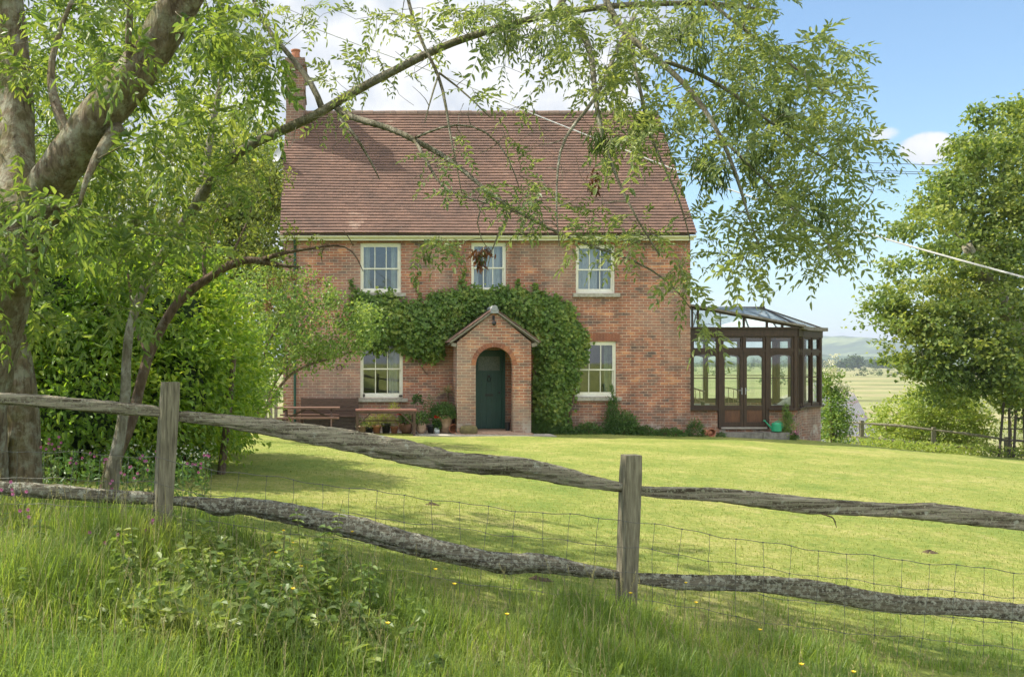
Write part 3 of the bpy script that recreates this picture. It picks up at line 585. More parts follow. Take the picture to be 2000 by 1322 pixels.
# porch
PY = 24.95; px0, px1, pap = 3.072, 4.981, 3.2; acx, ar, asp = 4.028, 0.477, 1.813; pe = 2.41
mb = MB(); xs = sorted(set([px0, acx-ar, acx+ar, px1, acx] + list(acx + ar*np.cos(np.linspace(0, math.pi, 25))) + list(np.linspace(px0, px1, 12))))
def pt(x): return pe + (pap-pe)*(1-abs(x-4.026)/0.955)
def pb(x): return -0.1 if abs(x-acx) >= ar-1e-6 else asp + math.sqrt(max(0, ar*ar-(x-acx)**2))
for a, b_ in zip(xs[:-1], xs[1:]):
    if b_-a < 1e-5: continue
    inside = abs((a+b_)/2-acx) < ar
    za, zb = (asp+math.sqrt(max(0, ar*ar-(a-acx)**2)), asp+math.sqrt(max(0, ar*ar-(b_-acx)**2))) if inside else (-.1, -.1)
    for y, o_ in ((PY, 1), (PY+.225, -1)): mb.add([(a, y, za), (b_, y, zb), (b_, y, pt(b_)), (a, y, pt(a))], [0, 1, 2, 3] if o_ > 0 else [3, 2, 1, 0])
    if inside: mb.add([(a, PY, za), (b_, PY, zb), (b_, PY+.225, zb), (a, PY+.225, za)], [3, 2, 1, 0])
for x, s in ((acx-ar, 1), (acx+ar, -1)): mb.add([(x, PY, -.1), (x, PY+.225, -.1), (x, PY+.225, asp), (x, PY, asp)], [0, 1, 2, 3] if s < 0 else [3, 2, 1, 0])
for x0, x1 in ((px0, px0+.215), (px1-.215, px1)):
    mb.add([(x0, PY, -.1), (x0, WY-.003, -.1), (x0, WY-.003, pe), (x0, PY, pe), (x1, PY, -.1), (x1, WY-.003, -.1), (x1, WY-.003, pe), (x1, PY, pe)], [[0, 3, 2, 1], [4, 5, 6, 7]])
porch = mb.build('porch', M['brick_porch'], H)
mb = MB(); nb = 21
for k in range(nb):
    t0 = math.pi*(k+.06)/nb; t1 = math.pi*(k+.94)/nb; r0, r1 = ar-.004, ar+.115+random.uniform(-.004, .004)
    v = [(acx+r*math.cos(t_), y, asp+r*math.sin(t_)) for y in (PY-.008, PY+.05) for r, t_ in ((r0, t0), (r1, t0), (r1, t1), (r0, t1))]
    mb.add(v, [[0, 1, 2, 3], [7, 6, 5, 4], [0, 4, 5, 1], [1, 5, 6, 2], [2, 6, 7, 3], [3, 7, 4, 0]])
mb.build('brick_arch', M['brickpiece'], porch)
mb = MB()
for s in (-1, 1):
    ex = 4.026+s*1.165; ez = 2.40; ap = np.array([4.026, 0, 3.25]); e = np.array([ex, 0, ez]); d = norm(e-ap); L = np.linalg.norm(e-ap); nn = np.array([-d[2], 0, d[0]]); nn = nn if nn[2] > 0 else -nn
    for r_ in range(9):
        for c_ in range(7):
            c = ap + d*(L*(r_+.5)/9) + nn*(.03+random.uniform(-.003, .003)) + np.array([0, PY-.08+(c_+.5)*.16+(0.04 if r_ % 2 else 0), 0])
            dd = norm(d + nn*-0.06); mb.obox(c, (0, 1, 0), dd, norm(np.cross((0, 1, 0), dd)), .077, L/18+.02, .011)
pr = mb.build('porch_roof', M['tile'], porch)
mb = MB()
for s in (-1, 1):
    ap = np.array([4.026, PY-.05, 3.235]); e = np.array([4.026+s*1.15, PY-.05, 2.40]); mb.bar(ap, e, .03, .05, up=(0, 1, 0)); mb.bar(ap+(0, .5, -.04), e+(0, .5, -.04), .9, .02, up=(0, 0, 1))
    mb.bar((4.026+s*.97, PY+.03, 2.33), (4.026+s*1.1, PY+.03, 2.36), .09, .09)
mb.build('bargeboard', M['greywood'], porch)
mb = MB(); mb.tube([(4.026, PY-.12, 3.285), (4.026, PY+1.0, 3.285)], .075, n=12); mb.obox((4.026, PY-.085, 3.21), (1, 0, 0), (0, 1, 0), (0, 0, 1), .1, .012, .055); mb.build('ridge_flashing', M['lead'], porch)
mb = MB(); mb.box(3.0, 5.0, 24.7, 24.945, -.1, .07); mb.box(px0+.22, px1-.22, PY+.23, 25.99, -.1, .105); mb.box(3.552, 4.505, 24.945, PY+.23, -.1, .10); mb.build('step', M['terrapale'], porch)
# door
dx0, dx1 = 3.72, 4.415; mb = MB(); mb.box(3.66, 3.72, WY+.02, WY+.12, .1, 2.22); mb.box(4.415, 4.50, WY+.02, WY+.12, .1, 2.22); mb.box(3.72, 4.415, WY+.02, WY+.12, 2.13, 2.22)
for k in range(5): mb.box(dx0+(dx1-dx0)*k/5+.004, dx0+(dx1-dx0)*(k+1)/5-.004, WY+.06, WY+.1, .12, 1.66)
mb.box(dx0, dx1, WY+.075, WY+.11, .11, 1.66); mb.box(dx0, dx1, WY+.04, WY+.1, 1.61, 1.67); mb.box(dx0, dx0+.06, WY+.055, WY+.1, 1.67, 2.13); mb.box(dx1-.06, dx1, WY+.055, WY+.1, 1.67, 2.13); mb.box(dx0+.06, dx1-.06, WY+.055, WY+.1, 2.05, 2.13)
door = mb.build('door', M['green'], H)
mb = MB(); mb.box(dx0+.06, dx1-.06, WY+.075, WY+.085, 1.67, 2.05); mb.build('glass', plain('obscure_glass', (0.16, 0.18, 0.15), (0.09, 0.11, 0.09), 0.25, 30, bscale=60, bs=0.6), door)
mb = MB(); kx = (dx0+dx1)/2; mb.lathe((kx, WY+.045, 1.52), [(0, -.02), (.03, -.015), (.035, 0), (.02, .02)], 12, 'y')
t_ = np.linspace(0, 2*math.pi, 17); mb.tube(np.stack([kx+.045*np.sin(t_), np.full(17, WY+.035), 1.43+.06*np.cos(t_)], -1), .011, 6, cap=False); mb.build('knocker', M['black'], door)
mb = MB(); mb.box(kx-.11, kx+.11, WY+.05, WY+.062, .98, 1.04); mb.box(kx-.09, kx+.09, WY+.045, WY+.052, 1.0, 1.025); mb.build('letter_plate', M['black'], door)
mb = MB(); mb.lathe((dx1-.07, WY+.03, 1.08), [(0, -.03), (.022, -.028), (.028, -.01), (.02, .01), (.012, .03)], 12, 'y'); mb.build('door_knob', M['black'], door)
# creeper on the wall
CR = thing('climbing_creeper', 'thick green climbing creeper trained over the brick wall behind the porch', 'climber', (5.8, 25.9, 0))
top = np.array([(655, 590), (700, 576), (760, 580), (820, 592), (850, 575), (900, 572), (960, 568), (1020, 572), (1060, 578), (1100, 594), (1128, 622), (1142, 662), (1138, 712), (1124, 760), (1114, 800), (1108, 838)], float)
poly = np.array([(680, 600), (700, 574), (760, 578), (800, 592), (822, 596), (850, 578), (880, 570), (930, 566), (1000, 564), (1060, 574), (1100, 592), (1130, 622), (1144, 665), (1134, 722), (1120, 750), (1116, 780), (1106, 800), (1110, 840), (1036, 842), (1036, 670), (965, 600), (900, 660), (893, 700), (878, 702), (860, 694), (830, 700), (795, 690), (760, 672), (735, 690), (705, 680), (690, 650)], float)
def inpoly(x, y, pg):
    c = np.zeros(len(x), bool); j = len(pg)-1
    for k in range(len(pg)):
        xi, yi = pg[k]; xj, yj = pg[j]
        c ^= ((yi > y) != (yj > y)) & (x < (xj-xi)*(y-yi)/(yj-yi+1e-9)+xi); j = k
    return c
def wallveg(pg, n, dmax, L, mt, parent, name='leaves', dens_edge=True, wr=0.95, cl=26):
    lo, hi = pg.min(0), pg.max(0); nc = n//cl; x = rng.uniform(lo[0], hi[0], nc*4); y = rng.uniform(lo[1], hi[1], nc*4); k = inpoly(x, y, pg); x, y = x[k][:nc], y[k][:nc]
    def ed(x, y):
        d = np.full(len(x), 1e9)
        for a, b_ in zip(pg, np.roll(pg, -1, 0)):
            v = b_-a; t_ = np.clip(((x-a[0])*v[0]+(y-a[1])*v[1])/(v@v+1e-9), 0, 1); d = np.minimum(d, np.hypot(x-a[0]-v[0]*t_, y-a[1]-v[1]*t_))
        return d
    dd = np.minimum(1, ed(x, y)/30)
    dep = (0.06 + dmax*dd*rng.uniform(0.35, 1, len(x)))
    X = np.repeat(fx(x), cl)+rng.normal(0, .085, len(x)*cl); Z = np.repeat(fz(y), cl)+rng.normal(0, .085, len(x)*cl); Y = WY-np.maximum(.02, np.repeat(dep, cl)+rng.normal(0, .05, len(x)*cl))
    B = np.stack([X, Y, Z], -1); B = B[(np.abs(X-4.026) > 1.19) | (Z > 3.30-abs(X-4.026)*0.72)]
    D = norm(np.array([0, -.55, -.75]) + rng.normal(0, .5, B.shape)); N_ = norm(np.array([0, -1, .55]) + rng.normal(0, .45, B.shape)); l = rng.uniform(.6, 1.3, len(B))*L
    q = MB(); leaves(q, B, D, N_, l, l*wr, 'lobed'); return q.build(name, mt, parent)
wallveg(poly, 24000, .36, .082, M['ivy'], CR)
for (x, y0, y1) in ((815, 598, 530), (905, 575, 520), (1015, 570, 545), (1048, 575, 555), (690, 600, 545)):
    q = MB(); n = 90; yy = rng.uniform(y1, y0, n); X = fx(x)+.06*np.sin(yy/9)+rng.normal(0, .035, n); B = np.stack([X, np.full(n, WY-.03)-rng.uniform(0, .05, n), fz(yy)], -1); leaves(q, B, rdir(n)+np.array([0, -.3, -.3]), np.array([0, -1, .3])+rng.normal(0, .4, (n, 3)), .055, .05, 'lobed'); q.build('tendril', M['ivy'], CR)
for x0_, x1_, y1_ in ((1060, 1075, 690), (1075, 1050, 640), (1088, 1100, 680), (1098, 1085, 720), (1103, 1120, 740)):
    mb = MB(); a = resample([[fx(x0_), WY-.12, 0.0, .03], [fx((x0_+x1_)/2+6), WY-.16, .9, .024], [fx(x1_), WY-.1, fz(y1_), .012]], .1); mb.tube(a[:, :3], a[:, 3], 7, jit=.1); mb.build('stem', M['barkbrown'], CR)
mb = MB(); a = resample([[fx(818), WY-.05, fz(700), .014], [fx(822), WY-.06, fz(715), .012], [fx(836), WY-.03, fz(733), .008]], .05); mb.tube(a[:, :3], a[:, 3], 6); mb.build('stem', M['barkbrown'], CR)
# fittings on the house
mb = MB(); lx, lz = fx(964.5, 24.9), fz(629, 24.9); L_ = thing('wall_lamp', 'small black globe lantern fixed high on the porch gable', 'lamp', (lx, 24.9, lz))
mb.lathe((lx, 24.85, lz-.09), [(0, 0), (.03, .005), (.055, .03), (.06, .06), (.05, .1), (.02, .12), (0, .13)], 14); mb.build('lamp_shade', M['black'], L_)
mb = MB(); mb.tube([(lx, 24.94, lz+.12), (lx, 24.88, lz+.12), (lx, 24.85, lz+.04)], .012, 6); mb.box(lx-.03, lx+.03, 24.935, 24.948, lz+.06, lz+.17); mb.build('bracket', M['black'], L_)
D_ = thing('satellite_dish', 'pale grey satellite dish on the left gable beneath the roof edge', 'satellite dish', (-1.75, 27.3, fz(305, 27.3)))
c = np.array([-1.68, 27.3, fz(305, 27.3)]); mb = MB(); ax = norm(np.array([-.75, -.62, .25])); u = norm(np.cross(ax, (0, 0, 1))); v = np.cross(u, ax)
V = [c]; fs = []
for r_ in range(1, 5):
    for k in range(18):
        a = 2*math.pi*k/18; rr = r_/4; V.append(c + u*math.cos(a)*rr*.2 + v*math.sin(a)*rr*.23 + ax*rr*rr*.05)
q4 = []; 
for k in range(18): fs.append([0, 1+k, 1+(k+1) % 18])
for r_ in range(3):
    for k in range(18): q4.append([1+r_*18+k, 1+(r_+1)*18+k, 1+(r_+1)*18+(k+1) % 18, 1+r_*18+(k+1) % 18])
mb.add(V, fs, q4); mb.build('reflector', M['dish'], D_)
mb = MB(); mb.tube([c-ax*.01, c-ax*.12+(.0, 0, -.03), (-1.48, 27.36, c[2]-.08)], .018, 6); mb.tube([c-v*.2, c+ax*.28-v*.05], .01, 5); mb.lathe(c+ax*.28-v*.05-np.array([0, 0, .03]), [(0, 0), (.03, 0), (.03, .06), (0, .06)], 8); mb.build('bracket', M['black'], D_)
hs = thing('horseshoe', 'rusty horseshoe hanging on the brick wall left of the ground floor window', 'horseshoe', (fx(663), WY-.02, fz(718)))
a = np.linspace(-2.3, 2.3, 15); mb = MB(); mb.tube(np.stack([fx(663)+.07*np.sin(a), np.full(15, WY-.012), fz(718)+.08*np.cos(a)], -1), .012, 6); mb.build('shoe', M['trellis'], hs)
# paving
mb = MB()
x = -1.3
while x < 5.4:
    wd = random.uniform(.5, .8); mb.box(x, x+wd-.012, 24.35, 25.1 if x+wd > 2.9 and x < 5.1 else 25.95, -.05, .045+random.uniform(-.005, .006)); x += wd
tag(mb.build('path', M['paving']), kind='structure')
# ------------------------------------------------------------------ conservatory
CS = thing('conservatory', 'dark brown timber conservatory with arched panes, glass roof and finial on a low brick wall', 'conservatory', (11.8, 27.5, 0))
A0 = np.array([9.53, 26.3]); A1 = np.array([12.45, 26.3]); A2 = np.array([13.2, 27.6]); A3 = np.array([14.15, 28.4]); A4 = np.array([14.15, 31.2]); A5 = np.array([9.53, 31.2])
def segbox(mb, p, q, u0, u1, z0, z1, th, off=0.0):
    d = (q-p); L = np.hypot(*d); d = d/L; n = np.array([d[1], -d[0]]); c = p + d*(u0+u1)/2 + n*off
    mb.obox((c[0], c[1], (z0+z1)/2), (d[0], d[1], 0), (n[0], n[1], 0), (0, 0, 1), (u1-u0)/2, th/2, (z1-z0)/2)
SILL, TRAN, TOPB, BEAM = 0.64, 2.17, 2.60, 2.80
# low wall
mb = MB()
def lowwall(p, q, u0, u1, z1=SILL-.05): segbox(mb, p, q, u0, u1, -.9, z1, .22, -.09)
lowwall(A0, A1, 0, .78); lowwall(A0, A1, 2.16, 2.92); lowwall(A0, A1, .78, 2.16, .10); lowwall(A1, A2, 0, 1.5); lowwall(A2, A3, 0, 1.24); lowwall(A3, A4, 0, 2.8); lowwall(A4, A5, 0, 4.6)
mb.build('low_wall', M['brick'], CS)
mb = MB()
for p, q in ((A0, A1), (A1, A2), (A2, A3), (A3, A4), (A4, A5)):
    L = np.hypot(*(q-p)); rng_ = [(0, .78), (2.14, L)] if p is A0 else [(0, L)]
    for u0, u1 in rng_: segbox(mb, p, q, u0, u1, SILL-.05, SILL, .2, .02)
    segbox(mb, p, q, 0, L, TOPB, BEAM, .16); segbox(mb, p, q, 0, L, TRAN, TRAN+.07, .11); segbox(mb, p, q, 0, L, BEAM, BEAM+.045, .24, .03)
def arch(mb, p, q, u0, u1, z, h=.08, th=.05):
    d = (q-p)/np.hypot(*(q-p)); n = np.array([d[1], -d[0]]); us = np.linspace(u0, u1, 11); t_ = (us-u0)/(u1-u0)
    zz = z - h + h*np.sqrt(np.clip(1-(2*t_-1)**2*0.95, 0, 1))
    for off in (th/2, -th/2):
        V = [];
        for u, z_ in zip(us, zz): c = p+d*u+n*off; V += [(c[0], c[1], z_), (c[0], c[1], z+.003)]
        k = np.arange(10)*2; mb.add(V, np.stack([k, k+2, k+3, k+1], -1))
    V = []
    for u, z_ in zip(us, zz):
        for off in (th/2, -th/2): c = p+d*u+n*off; V.append((c[0], c[1], z_))
    k = np.arange(10)*2; mb.add(V, np.stack([k, k+1, k+3, k+2], -1))
panes = []
def window_bay(mb, p, q, u0, u1, z0=SILL, arched=True, mid=1.46):
    fr = .055
    segbox(mb, p, q, u0, u0+fr, z0, TRAN, .07); segbox(mb, p, q, u1-fr, u1, z0, TRAN, .07); segbox(mb, p, q, u0+fr, u1-fr, z0, z0+.09, .07); segbox(mb, p, q, u0+fr, u1-fr, TRAN-.07, TRAN, .07)
    segbox(mb, p, q, u0+fr, u1-fr, mid-.012, mid+.012, .03)
    if arched: arch(mb, p, q, u0+fr, u1-fr, TRAN-.068)
    segbox(mb, p, q, u0, u0+fr, TRAN+.07, TOPB, .07); segbox(mb, p, q, u1-fr, u1, TRAN+.07, TOPB, .07); segbox(mb, p, q, u0+fr, u1-fr, TRAN+.07, TRAN+.11, .07); segbox(mb, p, q, u0+fr, u1-fr, TOPB-.05, TOPB, .07)
    panes.append((p, q, u0+fr*.6, u1-fr*.6, z0+.05, TRAN)); panes.append((p, q, u0+fr*.6, u1-fr*.6, TRAN+.04, TOPB))
def post(mb, p, q, u, wd=.07, z0=SILL): segbox(mb, p, q, u-wd/2, u+wd/2, z0, TOPB, .12)
post(mb, A0, A1, .04); window_bay(mb, A0, A1, .08, .80); post(mb, A0, A1, .84, .09, .1); post(mb, A0, A1, 2.12, .09, .1); window_bay(mb, A0, A1, 2.17, 2.84); post(mb, A0, A1, 2.89, .09)
# top lights over the doors
for u0, u1 in ((.89, 1.46), (1.50, 2.07)):
    segbox(mb, A0, A1, u0, u0+.05, TRAN+.07, TOPB, .07); segbox(mb, A0, A1, u1-.05, u1, TRAN+.07, TOPB, .07); segbox(mb, A0, A1, u0+.05, u1-.05, TRAN+.07, TRAN+.12, .07); segbox(mb, A0, A1, u0+.05, u1-.05, TOPB-.05, TOPB, .07); panes.append((A0, A1, u0, u1, TRAN+.04, TOPB))
post(mb, A0, A1, 1.48, .05, TRAN)
for p, q, us in ((A1, A2, (.07, .75, 1.43)), (A2, A3, (.07, .62, 1.17)), (A3, A4, (.07, .98, 1.89, 2.73)), (A4, A5, (.07, 1.2, 2.3, 3.4, 4.53))):
    post(mb, p, q, us[0]-.02, .1); post(mb, p, q, us[-1]+.02, .1)
    for a, b_ in zip(us[:-1], us[1:]): window_bay(mb, p, q, a+.02, b_-.02)
    for u in us[1:-1]: post(mb, p, q, u, .05)
# roof timbers
EV = BEAM+.045; FIN = np.array([12.75, 29.0, 3.50]); RB = np.array([9.5, 29.0, 3.50]); RP = np.array([9.5, 26.22, 3.42])
E1 = np.array([12.55, 26.2, EV]); E2 = np.array([13.33, 27.55, EV]); E3 = np.array([14.3, 28.35, EV]); E4 = np.array([14.3, 31.3, EV]); E5 = np.array([9.5, 31.3, EV]); RBK = np.array([9.5, 29.0, 3.5])
mb.bar(RP, E1, .09, .09); mb.bar(RB, FIN, .09, .10)
for e in (E1, E2, E3, E4): mb.bar(FIN, e, .035, .04)
for a, b_, n in ((E1, E2, 1), (E2, E3, 0), (E3, E4, 1)):
    for k in range(1, n+1): mb.bar(FIN, a+(b_-a)*k/(n+1), .02, .03)
for k in range(1, 5):
    f = k/5; top = RB+(FIN-RB)*f; mb.bar(top, RP+(E1-RP)*f, .035, .045); mb.bar(top, E5+(E4-E5)*f, .035, .045)
for px in (1452, 1497, 1527):  # struts of the glazed gable
    X = fx(px, 26.3); f = (X-9.5)/(E1[0]-9.5); mb.bar((X, 26.28, EV), (X, 26.28, RP[2]+(E1[2]-RP[2])*f-.03), .05, .06)
for X in (9.62, 9.78): mb.bar((X, 26.28, EV), (X, 26.28, RP[2]-.08), .04, .05)
mb.build('frame', M['brownwood'], CS)
mb = MB(); mb.bar(RP+(-.02, -.08, .02), E1+(.06, -.06, .02), .16, .05)
mb.bar(E1+(0, -.02, 0), E2+(0.02, -.02, 0), .12, .10); mb.bar(E2, E3, .12, .10); mb.bar(E3, E4, .12, .1)
mb.build('gutter', plain('weathered_lead_brown', (0.24, 0.21, 0.18), (0.13, 0.11, 0.09), 0.6, 8), CS)
# slatted blind lying against the lean-to roof next to the house
mb = MB(); q0 = RP+(RB-RP)*.02; mb.add([RP+(0.02, 0, .05), RP+(E1-RP)*.30+(0, 0, .05), (RP+(E1-RP)*.30)*.65+(RB+(FIN-RB)*.30)*.35+(0, 0, .05), RP*.65+RB*.35+(0, 0, .05)], [0, 1, 2, 3]); mb.build('roof_blind', plain('blind', (0.36, 0.33, 0.28), (0.2, 0.18, 0.15), .8, 3, stretch=(1, 1, 30)), CS)
mb = MB(); f = FIN; mb.lathe((f[0], f[1], f[2]), [(0, 0), (.05, 0), (.045, .05), (.02, .08), (.035, .12), (.015, .17), (.008, .3), (0, .34)], 10); mb.build('finial', M['brownwood'], CS)
mb = MB()
for p, q, u0, u1, z0, z1 in panes:
    d = (q-p)/np.hypot(*(q-p)); a = p+d*u0; b_ = p+d*u1; mb.add([(a[0], a[1], z0), (b_[0], b_[1], z0), (b_[0], b_[1], z1), (a[0], a[1], z1)], [0, 1, 2, 3])
mb.add([(9.56, 26.28, EV), (E1[0]-.1, 26.28, EV), (9.56, 26.28, RP[2]-.03)], [0, 1, 2]); mb.build('glass', M['cglass'], CS)
mb = MB(); mb.add([RP, E1, FIN, RB, E5, E4, E2, E3], [[0, 1, 2, 3], [3, 2, 5, 4]], [[1, 6, 2], [6, 7, 2], [7, 5, 2]]); mb.build('roof_glass', M['roofglass'], CS)
for (u0, u1, hs_) in ((.885, 1.475, 1), (1.485, 2.075, -1)):
    mb = MB(); fr = .085; segbox(mb, A0, A1, u0, u0+fr, .14, TRAN, .055, .01); segbox(mb, A0, A1, u1-fr, u1, .14, TRAN, .055, .01); segbox(mb, A0, A1, u0+fr, u1-fr, .14, .27, .055, .01); segbox(mb, A0, A1, u0+fr, u1-fr, .60, .72, .055, .01); segbox(mb, A0, A1, u0+fr, u1-fr, TRAN-.08, TRAN, .055, .01)
    segbox(mb, A0, A1, u0+fr, u1-fr, 1.448, 1.472, .03, .01); arch(mb, A0, A1, u0+fr, u1-fr, TRAN-.078, .10)
    dr = mb.build('door', M['brownwood'], CS)
    mb = MB(); segbox(mb, A0, A1, u0+fr, u1-fr, .27, .60, .02, .01); segbox(mb, A0, A1, u0+fr+.05, u1-fr-.05, .32, .55, .03, .012); mb.build('panel', M['brownred'], dr)
    mb = MB(); a = A0[0]+u0+fr-.02; b_ = A0[0]+u1-fr+.02; mb.add([(a, 26.29, .7), (b_, 26.29, .7), (b_, 26.29, TRAN-.02), (a, 26.29, TRAN-.02)], [0, 1, 2, 3]); mb.build('glass', M['cglass'], dr)
    mb = MB(); hx_ = A0[0]+(u1-.045 if hs_ > 0 else u0+.045); mb.box(hx_-.012, hx_+.012, 26.245, 26.262, 1.02, 1.2); mb.bar((hx_, 26.235, 1.13), (hx_+.09*hs_*-1, 26.225, 1.13), .015, .018); mb.build('handle', M['lead'], dr)
mb = MB(); mb.box(9.6, 12.42, 26.45, 31.0, -.2, .10); mb.box(12.42, 13.1, 27.8, 31.0, -.2, .10); mb.box(13.1, 14.0, 28.6, 31.0, -.2, .10); mb.box(A0[0]+.86, A0[0]+2.1, 26.2, 26.45, .09, .135); mb.build('floor', M['floor'], CS)
M['darkslab'] = plain('dark_slab', (0.25, 0.23, 0.2), (0.13, 0.12, 0.10), 0.9, 10)
st = thing('doorstep', 'low grey stone step in front of the conservatory doors', 'step', (11, 25.9, 0))
mb = MB(); mb.box(10.3, 11.35, 25.85, 26.17, -.2, .01); mb.box(11.36, 12.05, 25.82, 26.17, -.2, .02); mb.build('slab', M['darkslab'], st)
# things inside the conservatory
def cane_chair(x, y, z, rz, label):
    o = thing('cane_chair', label, 'chair', (x, y, z)); c, s_ = math.cos(rz), math.sin(rz)
    T = lambda p: np.array([x+p[0]*c-p[1]*s_, y+p[0]*s_+p[1]*c, z+p[2]])
    mb = MB(); mb.lathe((x, y, z+.42), [(0, 0), (.24, 0), (.25, .04), (0, .06)], 16); mb.build('seat', M['cushion'], o)
    mb = MB(); a = np.linspace(-.3, math.pi+.3, 17)
    for h, rr in ((.42, .27), (.66, .30), (.95, .31)): mb.tube([T((rr*math.cos(t_), rr*math.sin(t_), h + (.1*math.sin(t_) if h > .6 else 0))) for t_ in a], .015, 6)
    for t_ in a[::2]: mb.tube([T((.26*math.cos(t_), .26*math.sin(t_), .42)), T((.31*math.cos(t_), .31*math.sin(t_), .95+.1*math.sin(t_)))], .009, 5)
    mb.build('backrest', M['cane'], o)
    for k in range(4):
        t_ = math.pi/4+k*math.pi/2; mb = MB(); mb.tube([T((.2*math.cos(t_), .2*math.sin(t_), .43)), T((.25*math.cos(t_), .25*math.sin(t_), 0))], .016, 6); mb.build('leg', M['cane'], o)
cane_chair(11.45, 28.2, .1, 0.3, 'round backed cane chair behind the right hand conservatory door')
cane_chair(10.75, 28.6, .1, 1.2, 'cane chair behind the left hand conservatory door')
o = thing('sofa', 'pale cushioned sofa seen through the leftmost conservatory window', 'sofa', (10.0, 28.0, .1))
mb = MB(); mb.box(9.65, 10.5, 27.5, 29.3, .25, .52); mb.build('seat', M['cushion'], o); mb = MB(); mb.box(9.62, 9.82, 27.5, 29.3, .52, .98); mb.box(9.65, 10.5, 27.35, 27.5, .25, .72); mb.build('backrest', M['cushion'], o)
mb = MB(); mb.box(9.7, 10.45, 27.55, 29.2, .1, .25); mb.build('base', M['cane'], o)
o = thing('lounge_chair', 'white draped lounge chair at the right end of the conservatory', 'armchair', (13.5, 28.7, .1))
mb = MB(); mb.tube(resample([[13.2, 28.9, .55, .12], [13.5, 28.8, .78, .14], [13.85, 28.9, .80, .13]], .05)[:, :3], .13, 10, jit=.15); mb.box(13.1, 13.8, 28.8, 29.4, .3, .6); mb.build('cushion', M['cushion'], o)
[MB().box(x, x+.05, y, y+.05, .1, .3).build('leg', M['cane'], o) for x in (13.12, 13.72) for y in (28.85, 29.3)]
o = thing('side_table', 'small low table with round top just inside the left conservatory window', 'table', (10.1, 27.1, .1))
mb = MB(); mb.lathe((10.15, 27.05, .62), [(0, 0), (.26, 0), (.26, .03), (0, .03)], 18); mb.build('table_top', M['brownred'], o); mb = MB(); mb.lathe((10.15, 27.05, .1), [(.16, 0), (.14, .03), (.03, .06), (.03, .52), (0, .52)], 12); mb.build('leg', M['brownred'], o)
o = thing('candle_jar', 'little black jar standing on the side table in the conservatory', 'jar', (10.15, 27.0, .65)); mb = MB(); mb.lathe((10.18, 27.0, .65), [(0, 0), (.05, 0), (.052, .13), (.04, .14), (0, .14)], 12); mb.build('jar_body', M['plastic_black'], o)

# ------------------------------------------------------------------ garden furniture, pots
def pot_prof(r, h, kind):
    if kind == 'bulge': return [(0, 0), (r*.62, 0), (r*.85, h*.25), (r, h*.6), (r*.9, h*.88), (r*.93, h), (r*.82, h), (r*.78, h*.9), (0, h*.88)]
    if kind == 'bowl': return [(0, 0), (r*.5, 0), (r*.85, h*.4), (r*.97, h*.8), (r, h), (r*.9, h), (r*.85, h*.85), (0, h*.82)]
    return [(0, 0), (r*.68, 0), (r*.88, h*.76), (r*1.0, h*.77), (r*1.03, h), (r*.9, h), (r*.86, h*.88), (0, h*.86)]
def herb(mb, c, rx, rz, n, L, W=.45, up=.6, shape='hex'):
    d = rng.normal(size=(n, 3)); d = norm(d); d[:, 2] = np.abs(d[:, 2]); r = rng.uniform(.25, 1, n)[:, None]**.5
    B = np.array(c) + d*np.array([rx, rx, rz])*r*rng.uniform(.85, 1.1, (n, 1)); D = norm(d*np.array([1, 1, .6]) + rng.normal(0, .5, (n, 3)) + np.array([0, 0, up-.5])); leaves(mb, B, D, norm(d+rng.normal(0, .5, (n, 3))+np.array([0, 0, .5])), rng.uniform(.7, 1.3, n)*L, rng.uniform(.7, 1.2, n)*L*W, shape)
def spikes(mb, c, n, L, w_, up=.5, droop=.5, seg=4):
    d = rdir(n); d[:, 2] = np.abs(d[:, 2])*up + .15; d = norm(d)
    for k in range(n):
        l = L*random.uniform(.7, 1.15); s_ = norm(np.cross(d[k], (0, 0, 1))); t_ = np.linspace(0, 1, seg+1)[:, None]; q = np.array(c) + d[k]*l*t_ - np.array([0, 0, droop*l])*t_**2.2
        ww = w_*(1-t_**2.5)*np.minimum(1, .5+t_*3); V = np.concatenate([q-s_*ww, q+s_*ww]); j = np.arange(seg); mb.add(V, np.stack([j, j+1, j+seg+2, j+seg+1], -1))
POTS = [ # px, bottom py, radius, height, kind, material, plant, label
 (707, 843, .13, .20, 'pot', 'terrapale', 'leafy', 'small pale clay pot beside the left leg of the right hand table'),
 (721, 846, .12, .17, 'pot', 'plastic_black', 'leafy2', 'small black pot with a low bushy plant under the right hand table'),
 (735.5, 847, .12, .20, 'pot', 'terra', 'feathery', 'orange terracotta pot with feathery green plant under the table'),
 (754, 847, .13, .27, 'pot', 'plastic_black', 'grassy', 'tall black plastic pot with grassy stems beneath the table'),
 (770, 847, .11, .19, 'pot', 'terra', 'tall', 'orange terracotta pot holding a tall thin plant beneath the table'),
 (794, 847, .21, .27, 'bowl', 'terradark', 'geranium', 'wide dark brown bowl planter near the right leg of the table'),
 (822.5, 847, .13, .28, 'bulge', 'terrapale', 'bushy', 'pale rounded clay jar with bushy green leaves'),
 (841, 847, .10, .22, 'pot', 'plastic_black', 'dark', 'narrow black pot with a tall dark stemmed plant behind the white pot'),
 (853, 847.5, .085, .15, 'square', 'plastic_white', 'geranium2', 'small square white pot with red geranium flowers'),
 (869.5, 846, .20, .46, 'urn', 'terrapale', 'dome', 'large stepped terracotta urn overflowing with a dome of green leaves')]
